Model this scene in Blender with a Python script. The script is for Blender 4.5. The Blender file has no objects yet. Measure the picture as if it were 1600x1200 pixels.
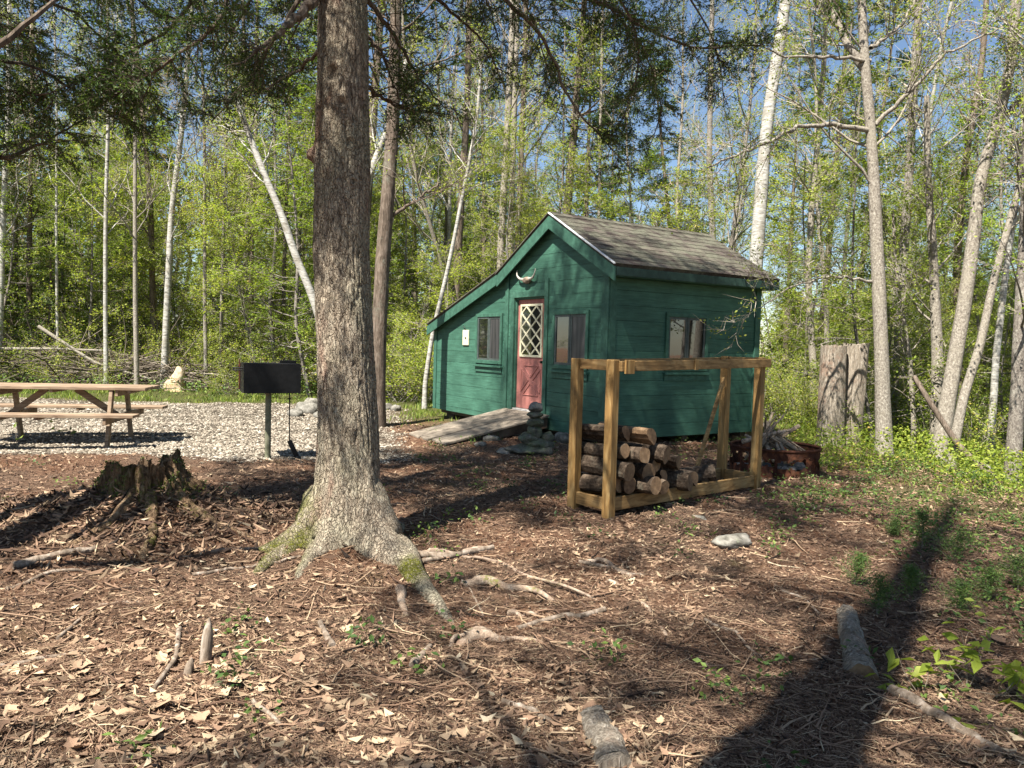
import bpy, math, random
import numpy as np
from mathutils import Matrix, Vector
R = math.radians
PI = math.pi
random.seed(7)
rng = np.random.default_rng(11)
scene = bpy.context.scene
COL = scene.collection

# ------------------------------------------------------------------ camera
CAMZ = 1.55
FPX = 1200.0
cam_d = bpy.data.cameras.new('camera')
cam = bpy.data.objects.new('camera', cam_d)
COL.objects.link(cam)
MC = Matrix.Translation((0, 0, CAMZ)) @ Matrix.Rotation(R(90 - 3.0), 4, 'X') @ Matrix.Rotation(R(1.5), 4, 'Z')
cam.matrix_world = MC
cam_d.sensor_width = 36
cam_d.lens = 36 * FPX / 1600
cam_d.clip_start = 0.05
cam_d.clip_end = 2000
scene.camera = cam
MN = np.array(MC)


def P(u, v, d):
    """photo pixel at a given distance into the scene -> point of the place"""
    c = np.array([(u - 800) / FPX * d, -(v - 600) / FPX * d, -d, 1.0])
    return (MN @ c)[:3]


# ------------------------------------------------------------------ noise
_perm = rng.random((64, 64, 64))


def vnoise(x, y, z=0.0):
    x, y, z = np.broadcast_arrays(np.asarray(x, float), np.asarray(y, float), np.asarray(z, float))
    xi, yi, zi = np.floor(x).astype(int), np.floor(y).astype(int), np.floor(z).astype(int)
    fx, fy, fz = x - xi, y - yi, z - zi
    fx, fy, fz = [f * f * (3 - 2 * f) for f in (fx, fy, fz)]
    o = 0
    for a in (0, 1):
        for b in (0, 1):
            for c in (0, 1):
                w = (fx if a else 1 - fx) * (fy if b else 1 - fy) * (fz if c else 1 - fz)
                o = o + w * _perm[(xi + a) & 63, (yi + b) & 63, (zi + c) & 63]
    return o * 2 - 1


def fbm(x, y, z=0.0, n=4):
    o, a, f = 0, 1, 1
    for i in range(n):
        o = o + a * vnoise(x * f + 7.3 * i, y * f + 3.1 * i, np.asarray(z) * f + 1.7 * i)
        a *= .5
        f *= 2.03
    return o


def sm(x, a, b):
    t = np.clip((np.asarray(x, float) - a) / (b - a), 0, 1)
    return t * t * (3 - 2 * t)


# ------------------------------------------------------------------ ground height
TX, TY = -1.19, 5.6       # big hemlock
SX, SY = -2.85, 6.0       # rotten stump


def ground(x, y):
    x = np.asarray(x, float)
    y = np.asarray(y, float)
    z = .08 * sm(y, 5, 10)
    rs_ = ((x - SX) / .95) ** 2 + ((y - SY) / .75) ** 2
    z = z + .36 * np.exp(-rs_) + .05 * fbm(x * 2.1, y * 2.1, 6.6, 3) * np.exp(-rs_ * .5)
    z = z + .10 * np.exp(-((x - TX) ** 2 + (y - TY) ** 2) / .7)
    z = z - .16 * np.clip(x - 5.4, 0, 14) * sm(y, 3, 8)
    z = z + .05 * fbm(x * .5, y * .5, 3.3, 3) * sm(y, 0, 3)
    z = z + .012 * np.clip(y - 24, 0, 200) * (1 - sm(x, 5, 9) * .6)
    return z


def gz(x, y):
    return float(ground(x, y))


def G(u, v):
    """where the sight line through a photo pixel meets the ground"""
    a = P(u, v, 1.0)
    o = np.array([0, 0, CAMZ])
    d = a - o
    t = np.arange(1.5, 60, .02)
    pts = o[None] + d[None] * t[:, None]
    h = pts[:, 2] - ground(pts[:, 0], pts[:, 1])
    i = np.argmax(h < 0)
    if h[i] >= 0:
        i = len(t) - 1
    p = pts[i]
    return np.array([p[0], p[1], gz(p[0], p[1])])


# ------------------------------------------------------------------ mesh helpers
class MB:
    def __init__(s):
        s.v = []; s.f = []; s.c = []; s.m = []; s.n = 0

    def add(s, v, f, c=0.5, m=0):
        v = np.asarray(v, float).reshape(-1, 3)
        f = np.asarray(f, int)
        if f.size == 0:
            return
        s.v.append(v)
        s.f.append(f + s.n)
        s.c.append(np.broadcast_to(np.asarray(c, float), (len(f),)).copy())
        s.m.append(np.full(len(f), m))
        s.n += len(v)

    def faces(s, v, fl, c=.5, m=0):      # mixed polygons
        v = np.asarray(v, float)
        base = s.n
        s.v.append(v); s.n += len(v)
        for f in fl:
            s.f.append(np.array([f]) + base)
            s.c.append(np.array([c])); s.m.append(np.array([m]))

    def data(s, name, mats, smooth=False):
        me = bpy.data.meshes.new(name)
        v = np.concatenate(s.v)
        me.vertices.add(len(v))
        me.vertices.foreach_set('co', v.ravel())
        li = np.concatenate([f.ravel() for f in s.f])
        ls = np.concatenate([np.full(len(f), f.shape[1]) for f in s.f])
        me.loops.add(len(li))
        me.loops.foreach_set('vertex_index', li)
        me.polygons.add(len(ls))
        st = np.concatenate([[0], np.cumsum(ls)[:-1]])
        me.polygons.foreach_set('loop_start', st)
        me.polygons.foreach_set('loop_total', ls)
        me.polygons.foreach_set('material_index', np.concatenate(s.m))
        me.polygons.foreach_set('use_smooth', np.full(len(ls), bool(smooth)))
        if not isinstance(mats, (list, tuple)):
            mats = [mats]
        for m in mats:
            me.materials.append(m)
        a = me.attributes.new('var', 'FLOAT', 'FACE')
        a.data.foreach_set('value', np.concatenate(s.c))
        me.update(calc_edges=True)
        me.validate()
        return me

    def build(s, name, mats, parent=None, smooth=False):
        return link(name, s.data(name, mats, smooth), parent)


def link(name, me, parent=None):
    o = bpy.data.objects.new(name, me)
    COL.objects.link(o)
    if parent is not None:
        o.parent = parent
        if parent.get('_w') is None:
            pass
        o.matrix_parent_inverse = parent_inv(parent)
    return o


def parent_inv(p):
    m = p.matrix_basis.copy()
    q = p.parent
    w = m
    while q is not None:
        w = q.matrix_basis @ q_inv(p) @ w
        p = q; q = p.parent
    return w.inverted()


def q_inv(p):
    return p.matrix_parent_inverse


def tag(o, label=None, cat=None, group=None, kind=None):
    if label: o['label'] = label
    if cat: o['category'] = cat
    if group: o['group'] = group
    if kind: o['kind'] = kind
    return o


def empty(name, loc, rz=0, label=None, cat=None, group=None):
    o = bpy.data.objects.new(name, None)
    COL.objects.link(o)
    o.location = tuple(float(a) for a in loc)
    o.rotation_euler = (0, 0, rz)
    o.empty_display_size = .1
    tag(o, label, cat, group)
    return o


def local(name, me, parent):     # mesh given in the thing's own coordinates
    o = bpy.data.objects.new(name, me)
    COL.objects.link(o)
    o.parent = parent
    return o


def copy_tree(o, parent=None):
    c = o.copy()
    COL.objects.link(c)
    c.parent = parent
    for ch in list(o.children):
        copy_tree(ch, c)
    return c


BOXF = [(0, 3, 2, 1), (4, 5, 6, 7), (0, 1, 5, 4), (1, 2, 6, 5), (2, 3, 7, 6), (3, 0, 4, 7)]


def box(mb, o, ax, ay, az, c=.5, m=0, bev=0):
    """box from corner o with edge vectors"""
    o, ax, ay, az = [np.asarray(q, float) for q in (o, ax, ay, az)]
    if bev > 0:
        lx, ly, lz = [np.linalg.norm(q) for q in (ax, ay, az)]
        b = min(bev, lx / 3, ly / 3, lz / 3)
        ux, uy, uz = ax / lx, ay / ly, az / lz
        cen = o + (ax + ay + az) / 2
        hs = np.array([lx, ly, lz]) / 2
        U = [ux, uy, uz]
        vs = []; idx = {}
        for sx in (-1, 1):
            for sy in (-1, 1):
                for sz in (-1, 1):
                    sg = (sx, sy, sz)
                    for k in range(3):
                        p = cen.copy()
                        for j in range(3):
                            p = p + U[j] * sg[j] * (hs[j] - (0 if j == k else b))
                        idx[(sg, k)] = len(vs); vs.append(p)
        fs = []
        for k in range(3):
            a, bb = (k + 1) % 3, (k + 2) % 3
            for s0 in (-1, 1):
                q = []
                for (sa, sb) in ((-1, -1), (1, -1), (1, 1), (-1, 1)):
                    sg = [0, 0, 0]; sg[k] = s0; sg[a] = sa; sg[bb] = sb
                    q.append(idx[(tuple(sg), k)])
                fs.append(q if s0 > 0 else q[::-1])
        for k in range(3):      # edges parallel to axis k
            a, bb = (k + 1) % 3, (k + 2) % 3
            for sa in (-1, 1):
                for sb in (-1, 1):
                    g0 = [0, 0, 0]; g1 = [0, 0, 0]
                    g0[k] = -1; g1[k] = 1
                    for g in (g0, g1): g[a] = sa; g[bb] = sb
                    q = [idx[(tuple(g0), a)], idx[(tuple(g1), a)], idx[(tuple(g1), bb)], idx[(tuple(g0), bb)]]
                    fs.append(q if sa * sb > 0 else q[::-1])
        for sx in (-1, 1):
            for sy in (-1, 1):
                for sz in (-1, 1):
                    q = [idx[((sx, sy, sz), k)] for k in range(3)]
                    fs.append(q if sx * sy * sz > 0 else q[::-1])
        mb.faces(vs, fs, c, m)
        return
    v = [o, o + ax, o + ax + ay, o + ay]
    v = v + [q + az for q in v]
    mb.add(v, BOXF, c, m)


def beam(mb, a, b, w, h, up=(0, 0, 1), c=.5, m=0, bev=.004):
    a, b, up = [np.asarray(q, float) for q in (a, b, up)]
    d = b - a
    side = np.cross(d, up)
    side /= np.linalg.norm(side)
    u2 = np.cross(side, d)
    u2 /= np.linalg.norm(u2)
    box(mb, a - side * w / 2 - u2 * h / 2, d, side * w, u2 * h, c, m, bev)


def tubes(mb, pts, rad, sides=4, c=.5, m=0, cap=False, ref=None, jitter=None):
    """pts (N,K,3), rad (N,K): N tapering tubes"""
    pts = np.asarray(pts, float); rad = np.asarray(rad, float)
    if pts.ndim == 2:
        pts = pts[None]; rad = rad[None]
    N, K = pts.shape[:2]
    if N == 0: return
    t = np.gradient(pts, axis=1)
    t /= np.linalg.norm(t, axis=2, keepdims=True) + 1e-9
    r = np.array([0.31, 0.17, 0.93]) if ref is None else np.asarray(ref, float)
    rr = np.where((np.abs(t @ (r / np.linalg.norm(r))) > .9).any(axis=1)[:, None, None], np.array([[[.9, .3, .1]]]), r[None, None])
    n = np.cross(t, rr)
    n /= np.linalg.norm(n, axis=2, keepdims=True) + 1e-9
    b = np.cross(t, n)
    th = np.arange(sides) / sides * 2 * PI
    ring = n[:, :, None, :] * np.cos(th)[None, None, :, None] + b[:, :, None, :] * np.sin(th)[None, None, :, None]
    R_ = rad[:, :, None, None]
    if jitter is not None:
        R_ = R_ * jitter
    v = pts[:, :, None, :] + ring * R_
    i = np.arange(N)[:, None, None]; k = np.arange(K - 1)[None, :, None]; s = np.arange(sides)[None, None, :]
    s2 = (s + 1) % sides
    base = i * K * sides
    f = np.stack([base + k * sides + s, base + k * sides + s2, base + (k + 1) * sides + s2, base + (k + 1) * sides + s], -1)
    cc = np.broadcast_to(np.asarray(c, float).reshape(-1, 1, 1) if np.ndim(c) else np.array([[[c]]]), f.shape[:3]).reshape(-1)
    mb.add(v.reshape(-1, 3), f.reshape(-1, 4), cc, m)
    if cap:
        for ii in range(N):
            for kk in (0, K - 1):
                vv = v[ii, kk]
                vv = np.vstack([vv, pts[ii, kk][None]])
                q = [(a, (a + 1) % sides, sides) if kk else ((a + 1) % sides, a, sides) for a in range(sides)]
                mb.add(vv, q, c if np.ndim(c) == 0 else c[ii], 1 if cap == 'mat' else m)


def unit(a):
    a = np.asarray(a, float)
    return a / (np.linalg.norm(a, axis=-1, keepdims=True) + 1e-9)


def leaves(mb, cen, size, up=.7, aspect=.55, c=None, m=0, dirs=None, fold=.0):
    """kite-shaped leaves; up: how flat they lie"""
    N = len(cen)
    if N == 0: return
    a = unit(rng.normal(size=(N, 3)) * np.array([1, 1, 1 - up * .8]))
    if dirs is not None:
        a = unit(dirs + .5 * a)
    nrm = unit(rng.normal(size=(N, 3)) * (1 - up) + np.array([0, 0, 1.0]) * up)
    b = unit(np.cross(nrm, a))
    size = np.broadcast_to(size, (N,))[:, None]
    n2 = np.cross(a, b)
    v0 = cen
    v1 = cen + a * size * .45 + b * size * aspect * .5 + n2 * size * fold
    v2 = cen + a * size
    v3 = cen + a * size * .45 - b * size * aspect * .5 + n2 * size * fold
    v = np.stack([v0, v1, v2, v3], 1).reshape(-1, 3)
    f = np.arange(N * 4).reshape(N, 4)
    if c is None:
        c = rng.random(N)
    mb.add(v, f, c, m)


def smooth_path(pts, n):
    pts = np.asarray(pts, float)
    d = np.concatenate([[0], np.cumsum(np.linalg.norm(np.diff(pts, axis=0), axis=1))])
    t = np.linspace(0, d[-1], n)
    # catmull-ish through smoothing
    o = np.stack([np.interp(t, d, pts[:, k]) for k in range(3)], 1)
    for _ in range(max(1, n // 12)):
        o[1:-1] = (o[:-2] + 2 * o[1:-1] + o[2:]) / 4
    return o


def rock(mb, cen, sx, sy, sz, seed=0, c=.5, n=14, rough=.22, rot=0):
    th = np.linspace(0, 2 * PI, n * 2, endpoint=False)
    ph = np.linspace(0, PI, n)
    T, F = np.meshgrid(th, ph)
    x, y, z = np.sin(F) * np.cos(T), np.sin(F) * np.sin(T), np.cos(F)
    r = 1 + rough * fbm(x * 1.3 + seed * 5.1, y * 1.3 + seed, z * 1.3, 4)
    # flatten into facets
    for k in range(5):
        rs = np.random.default_rng(seed * 17 + k)
        d = unit(rs.normal(size=3))
        dt = (x * d[0] + y * d[1] + z * d[2]) * r
        r = np.where(dt > .78, r * .78 / np.maximum(dt, .01), r)
    x, y, z = x * r * sx, y * r * sy, z * r * sz
    cr, sr = math.cos(rot), math.sin(rot)
    v = np.stack([cen[0] + x * cr - y * sr, cen[1] + x * sr + y * cr, cen[2] + z], -1).reshape(-1, 3)
    W = n * 2
    i = np.arange(n - 1)[:, None]; j = np.arange(W)[None]
    f = np.stack([i * W + j + 0 * i, (i + 1) * W + j, (i + 1) * W + (j + 1) % W, i * W + (j + 1) % W], -1).reshape(-1, 4)
    mb.add(v, f, c)


# ------------------------------------------------------------------ materials
def mat(name):
    m = bpy.data.materials.new(name)
    m.use_nodes = True
    nt = m.node_tree
    for n in list(nt.nodes):
        nt.nodes.remove(n)
    out = nt.nodes.new('ShaderNodeOutputMaterial')
    return m, nt, out


def N(nt, typ, **kw):
    n = nt.nodes.new('ShaderNode' + typ)
    for k, v in kw.items():
        if k.startswith('_'):
            setattr(n, k[1:], v)
        else:
            n.inputs[k.replace('_', ' ')].default_value = v
    return n


def ramp(nt, stops, fac):
    r = nt.nodes.new('ShaderNodeValToRGB')
    e = r.color_ramp.elements
    while len(e) > 1: e.remove(e[-1])
    e[0].position = stops[0][0]; e[0].color = (*stops[0][1], 1)
    for p, c in stops[1:]:
        q = e.new(p); q.color = (*c, 1)
    nt.links.new(fac, r.inputs[0])
    return r.outputs[0]


def coords(nt, scale=(1, 1, 1), obj=True):
    tc = nt.nodes.new('ShaderNodeTexCoord')
    mp = nt.nodes.new('ShaderNodeMapping')
    mp.inputs['Scale'].default_value = scale
    nt.links.new(tc.outputs['Object'], mp.inputs[0])
    return mp.outputs[0]


def noise(nt, vec, scale, detail=6, rough=.6, dist=0):
    n = nt.nodes.new('ShaderNodeTexNoise')
    n.inputs['Scale'].default_value = scale
    n.inputs['Detail'].default_value = detail
    n.inputs['Roughness'].default_value = rough
    n.inputs['Distortion'].default_value = dist
    nt.links.new(vec, n.inputs['Vector'])
    return n.outputs['Fac']


def mixc(nt, fac, a, b, mode='MIX'):
    m = nt.nodes.new('ShaderNodeMix')
    m.data_type = 'RGBA'; m.blend_type = mode
    for i, q in ((0, fac), (6, a), (7, b)):
        if isinstance(q, (int, float)): m.inputs[i].default_value = q
        elif isinstance(q, tuple): m.inputs[i].default_value = (*q, 1)
        else: nt.links.new(q, m.inputs[i])
    return m.outputs[2]


def mathn(nt, op, a, b=0.0, clamp=False):
    m = nt.nodes.new('ShaderNodeMath'); m.operation = op; m.use_clamp = clamp
    for i, q in ((0, a), (1, b)):
        if isinstance(q, (int, float)): m.inputs[i].default_value = q
        else: nt.links.new(q, m.inputs[i])
    return m.outputs[0]


def attr(nt, name='var'):
    a = nt.nodes.new('ShaderNodeAttribute'); a.attribute_name = name
    return a.outputs['Fac']


def finish(nt, out, color, rough=.9, height=None, bstr=.5, bdist=.01, spec=.3, metal=0):
    b = nt.nodes.new('ShaderNodeBsdfPrincipled')
    if isinstance(color, tuple): b.inputs['Base Color'].default_value = (*color, 1)
    else: nt.links.new(color, b.inputs['Base Color'])
    if isinstance(rough, (int, float)): b.inputs['Roughness'].default_value = rough
    else: nt.links.new(rough, b.inputs['Roughness'])
    b.inputs['Specular IOR Level'].default_value = spec
    b.inputs['Metallic'].default_value = metal
    if height is not None:
        bp = nt.nodes.new('ShaderNodeBump')
        bp.inputs['Strength'].default_value = bstr
        bp.inputs['Distance'].default_value = bdist
        nt.links.new(height, bp.inputs['Height'])
        nt.links.new(bp.outputs[0], b.inputs['Normal'])
    nt.links.new(b.outputs[0], out.inputs[0])
    return b


def leaf_mat(name, stops, trans=.35, rough=.6):
    m, nt, out = mat(name)
    col = ramp(nt, stops, attr(nt))
    oi = nt.nodes.new('ShaderNodeObjectInfo')
    hs = nt.nodes.new('ShaderNodeHueSaturation')
    nt.links.new(col, hs.inputs['Color'])
    mr = nt.nodes.new('ShaderNodeMapRange')
    mr.inputs[3].default_value = .78; mr.inputs[4].default_value = 1.22
    nt.links.new(oi.outputs['Random'], mr.inputs[0])
    nt.links.new(mr.outputs[0], hs.inputs['Value'])
    col = hs.outputs[0]
    d = N(nt, 'BsdfPrincipled', Roughness=rough)
    d.inputs['Specular IOR Level'].default_value = .35
    nt.links.new(col, d.inputs['Base Color'])
    t = N(nt, 'BsdfTranslucent')
    nt.links.new(mixc(nt, 1.0, col, (1.0, 1.0, .55), 'MULTIPLY'), t.inputs[0])
    mx = nt.nodes.new('ShaderNodeMixShader')
    mx.inputs[0].default_value = trans
    nt.links.new(d.outputs[0], mx.inputs[1]); nt.links.new(t.outputs[0], mx.inputs[2])
    nt.links.new(mx.outputs[0], out.inputs[0])
    return m


def var_mat(name, stops, rough=.9, spec=.2, ns=0, nscale=40):
    m, nt, out = mat(name)
    col = ramp(nt, stops, attr(nt))
    if ns:
        n = noise(nt, coords(nt), nscale, 4)
        col = mixc(nt, ns, col, ramp(nt, [(.3, (.25, .25, .25)), (.7, (1.6, 1.6, 1.6))], n), 'MULTIPLY')
    finish(nt, out, col, rough, None, spec=spec)
    return m


def bark_mat(name, dark, mid, light, vs=(9, 9, 1.6), scale=3, bump=.9, bd=.02, lichen=(.22, .25, .17), lic=.55):
    m, nt, out = mat(name)
    v = coords(nt, vs)
    n1 = noise(nt, v, scale, 8, .65, .6)
    v2 = coords(nt, (1, 1, 1))
    n2 = noise(nt, v2, 1.6, 3)
    n3 = noise(nt, v2, 14, 5, .7)
    c = ramp(nt, [(.3, dark), (.5, mid), (.68, light)], n1)
    lf = ramp(nt, [(lic, (0, 0, 0)), (lic + .12, (1, 1, 1))], mixc(nt, .5, n2, n3))
    c = mixc(nt, mathn(nt, 'MULTIPLY', lf, .6), c, lichen)
    h = mathn(nt, 'ADD', n1, mathn(nt, 'MULTIPLY', n3, .3))
    finish(nt, out, c, .95, h, bump, bd, .1)
    return m


def birch_mat():
    m, nt, out = mat('birch_bark')
    v = coords(nt, (5, 5, 26))
    n = noise(nt, v, 1.6, 5, .6)
    n2 = noise(nt, coords(nt, (1, 1, 1)), 3, 4)
    c = ramp(nt, [(.30, (.04, .035, .03)), (.38, (.20, .185, .16)), (.5, (.36, .345, .30)), (.7, (.50, .485, .44))], n)
    c = mixc(nt, ramp(nt, [(.48, (0, 0, 0)), (.6, (.8, .8, .8))], mixc(nt, .4, n2, noise(nt, coords(nt), 16, 4))), c, (.22, .195, .15))
    finish(nt, out, c, .8, n, .4, .01, .2)
    return m


def wood_mat(name, dark, mid, light, axis=(1, 1, 1), scale=1.5, rough=.75, var=.5):
    m, nt, out = mat(name)
    v = coords(nt, axis)
    n1 = noise(nt, v, scale, 6, .6, 1.2)
    n2 = noise(nt, coords(nt), 2.5, 4)
    c = ramp(nt, [(.3, dark), (.5, mid), (.72, light)], n1)
    c = mixc(nt, var, c, ramp(nt, [(.3, (.5, .5, .5)), (.7, (1.3, 1.3, 1.3))], n2), 'MULTIPLY')
    c = mixc(nt, .35, c, ramp(nt, [(0, (.6, .6, .6)), (1, (1.3, 1.3, 1.3))], attr(nt)), 'MULTIPLY')
    finish(nt, out, c, rough, n1, .3, .004, .25)
    return m


def plain(name, col, rough=.8, spec=.3, metal=0, nz=.15, sc=20):
    m, nt, out = mat(name)
    n = noise(nt, coords(nt), sc, 5)
    k = tuple(q * (1 - nz * 2) for q in col); l = tuple(q * (1 + nz * 2) for q in col)
    finish(nt, out, ramp(nt, [(.3, k), (.7, l)], n), rough, n, .2, .003, spec, metal)
    return m


def paint_mat(name, col, scale=1.0, wear=.3, axis=(1, 1, 14)):
    m, nt, out = mat(name)
    n1 = noise(nt, coords(nt, axis), 3.5 * scale, 5, .6, .4)
    n2 = noise(nt, coords(nt), 2.0, 5, .6)
    k = tuple(q * .72 for q in col); l = tuple(min(1, q * 1.28 + .006) for q in col)
    c = ramp(nt, [(.3, k), (.5, col), (.72, l)], n1)
    c = mixc(nt, wear, c, ramp(nt, [(.3, (.55, .6, .6)), (.75, (1.35, 1.3, 1.3))], n2), 'MULTIPLY')
    c = mixc(nt, .5, c, ramp(nt, [(0, (.82, .82, .82)), (1, (1.18, 1.18, 1.18))], attr(nt)), 'MULTIPLY')
    finish(nt, out, c, .62, n1, .25, .003, .3)
    return m


M = {}
M['hemlock_bark'] = bark_mat('hemlock_bark', (.055, .04, .03), (.2, .155, .115), (.38, .32, .24), (10, 10, 3.2), 4.2, 1.0, .03, (.27, .27, .18), .50)
M['grey_bark'] = bark_mat('grey_bark', (.07, .06, .05), (.18, .155, .13), (.33, .30, .25), (9, 9, 5), 4.5, .9, .02, (.38, .36, .30), .5)
M['brown_bark'] = bark_mat('brown_bark', (.04, .03, .022), (.13, .10, .075), (.24, .19, .15), (9, 9, 1.5), 3, .9, .02, (.22, .22, .17), .55)
M['birch_bark'] = birch_mat()
M['pale_bark'] = bark_mat('pale_bark', (.09, .075, .06), (.235, .205, .165), (.41, .375, .31), (9, 9, 7), 4.5, .8, .015, (.28, .25, .19), .5)
M['twig'] = var_mat('twig_bark', [(0, (.10, .08, .06)), (.5, (.24, .20, .15)), (1, (.42, .37, .30))], .9)
M['needle'] = leaf_mat('hemlock_needles', [(0, (.02, .042, .010)), (.5, (.055, .10, .020)), (.85, (.11, .165, .035)), (1, (.19, .24, .06))], .4, .5)
M['pine_needle'] = leaf_mat('pine_needles', [(0, (.02, .04, .014)), (.6, (.05, .09, .028)), (1, (.13, .18, .05))], .25)
M['leaf_green'] = leaf_mat('green_leaves', [(0, (.07, .13, .015)), (.5, (.22, .31, .04)), (1, (.42, .48, .09))], .5)
M['leaf_yellow'] = leaf_mat('yellow_green_leaves', [(0, (.13, .20, .02)), (.5, (.31, .38, .05)), (.9, (.48, .50, .10)), (1, (.50, .36, .10))], .5)
M['leaf_rust'] = leaf_mat('rusty_buds', [(0, (.18, .10, .04)), (.5, (.36, .23, .08)), (1, (.46, .42, .12))], .4)
M['litter'] = var_mat('leaf_litter', [(0, (.02, .013, .009)), (.25, (.10, .058, .038)), (.5, (.24, .15, .095)), (.75, (.38, .27, .17)), (.92, (.46, .35, .22)), (1, (.46, .38, .26))], .85, .25)
M['dead_wood'] = bark_mat('dead_wood', (.07, .05, .035), (.2, .155, .115), (.38, .32, .26), (8, 8, 2), 3, .7, .01, (.2, .22, .14), .6)
M['root'] = bark_mat('root_bark', (.12, .08, .055), (.27, .20, .145), (.42, .34, .26), (10, 10, 10), 2, .7, .012, (.10, .13, .03), .57)
M['grass'] = leaf_mat('grass_blades', [(0, (.08, .13, .02)), (.5, (.17, .24, .035)), (1, (.33, .36, .08))], .4)
M['herb'] = leaf_mat('ground_plants', [(0, (.035, .075, .018)), (.5, (.09, .155, .035)), (1, (.25, .34, .07))], .35)
M['pebble'] = var_mat('gravel_pebbles', [(0, (.07, .055, .04)), (.3, (.17, .14, .105)), (.8, (.32, .275, .21)), (1, (.45, .40, .32))], .9, .2)
M['moss'] = leaf_mat('moss', [(0, (.04, .06, .01)), (1, (.15, .19, .03))], .1)
M['rock'] = bark_mat('rock', (.07, .065, .052), (.17, .158, .132), (.29, .27, .23), (4, 4, 4), 3, .6, .02, (.25, .28, .18), .6)
M['dark_rock'] = bark_mat('dark_rock', (.045, .042, .032), (.11, .10, .078), (.20, .185, .145), (5, 5, 5), 3, .6, .02, (.14, .18, .09), .5)

# ------------------------------------------------------------------ ground sheet
def grow(a, b, step, lim, k=1.13):
    o = list(np.arange(a, b, step)); hi = o[-1]; lo = o[0]; s = step
    up = []; dn = []
    while hi < lim[1]: s = min(s * k, 12); hi += s; up.append(hi)
    s = step
    while lo > lim[0]: s = min(s * k, 12); lo -= s; dn.append(lo)
    return np.array(dn[::-1] + o + up)


def gravel_mask(x, y):
    edge = fbm(x * .9, y * .9, 9.1, 3) * .35
    near = sm(y + edge - (8.75 + .16 * (x + 5) * (x > -5)), 0, .5)
    far = 1 - sm(y + edge - (16.4 + .05 * (x + 6)), 0, .7)
    right = 1 - sm(x + edge + .18 * (y - 9), -2.9 + 1.2, -2.0 + 1.2)
    return near * far * right


def grass_mask(x, y):
    n = fbm(x * .5, y * .5, 5, 3)
    a = sm(y, 13, 16) * (1 - sm(y, 20, 24)) * (1 - sm(x, 0, 2))
    b = sm(x + .5 * n, 3.4, 5.2) * sm(y + n, 6.0, 9.5) * .75
    c = sm(x, 4.2, 6) * sm(y, 2.6, 4.0) * .25
    return np.clip(np.maximum(np.maximum(a, b), c) * (1 - gravel_mask(x, y)), 0, 1)


xs = grow(-8, 8, .045, (-160, 160)); ys = grow(1.6, 12.5, .045, (-60, 240))
X, Y = np.meshgrid(xs, ys)
near = np.exp(-np.clip(Y - 8, 0, 99) / 6) * (np.abs(X) < 12)
gm = gravel_mask(X, Y)
micro = .030 * fbm(X * 2.6, Y * 2.6, 1.2, 4) + .022 * np.abs(fbm(X * 8, Y * 8, 4.4, 3))
micro = micro * near * (1 - .7 * gm)
Z = ground(X, Y) + micro
MICRO = (xs, ys, micro)
nx, ny = len(xs), len(ys)
mb = MB()
i = np.arange(ny - 1)[:, None]; j = np.arange(nx - 1)[None]
f = np.stack([i * nx + j, i * nx + j + 1, (i + 1) * nx + j + 1, (i + 1) * nx + j], -1).reshape(-1, 4)
mb.add(np.stack([X, Y, Z], -1).reshape(-1, 3), f)


def surf(x, y):
    ix = np.clip(np.searchsorted(xs, x), 1, nx - 1); iy = np.clip(np.searchsorted(ys, y), 1, ny - 1)
    return ground(x, y) + micro[iy, ix]


m, nt, out = mat('forest_floor')
v = coords(nt)
n1 = noise(nt, v, 1.1, 4, .6)
n2 = noise(nt, v, 28, 8, .75, .5)
n3 = noise(nt, v, 90, 4, .7)
lit = ramp(nt, [(.30, (.045, .027, .018)), (.42, (.13, .078, .05)), (.52, (.25, .16, .105)), (.62, (.38, .275, .19)), (.75, (.52, .42, .30))], mixc(nt, .4, n2, n3))
lit = mixc(nt, ramp(nt, [(.57, (0, 0, 0)), (.68, (.6, .6, .6))], noise(nt, v, 1.7, 5, .65)), lit, ramp(nt, [(.35, (.035, .045, .012)), (.6, (.11, .12, .035))], n2))
lit = mixc(nt, ramp(nt, [(.40, (0, 0, 0)), (.58, (.85, .85, .85))], n1), lit, ramp(nt, [(.35, (.11, .05, .03)), (.5, (.25, .13, .075)), (.65, (.40, .235, .14))], n2))
vor = nt.nodes.new('ShaderNodeTexVoronoi'); vor.inputs['Scale'].default_value = 30
nt.links.new(v, vor.inputs['Vector'])
sep = nt.nodes.new('ShaderNodeSeparateColor'); nt.links.new(vor.outputs['Color'], sep.inputs[0])
gr = ramp(nt, [(0, (.08, .065, .048)), (.4, (.18, .15, .11)), (1, (.32, .28, .215))], sep.outputs[0])
gr = mixc(nt, .5, gr, ramp(nt, [(.3, (.4, .38, .35)), (.7, (1.2, 1.2, 1.2))], n2), 'MULTIPLY')
green = ramp(nt, [(.3, (.05, .07, .02)), (.55, (.12, .145, .04)), (.75, (.24, .22, .09))], n2)
c = mixc(nt, attr(nt, 'grassy'), lit, green)
c = mixc(nt, attr(nt, 'gravelly'), c, gr)
finish(nt, out, c, .95, mathn(nt, 'ADD', n2, n3), 1.0, .06, .1)
go = tag(mb.build('ground', m, smooth=True), kind='structure')
for nm, arr in (('gravelly', gm), ('grassy', grass_mask(X, Y) * .85)):
    a = go.data.attributes.new(nm, 'FLOAT', 'POINT')
    a.data.foreach_set('value', arr.ravel())

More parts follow.
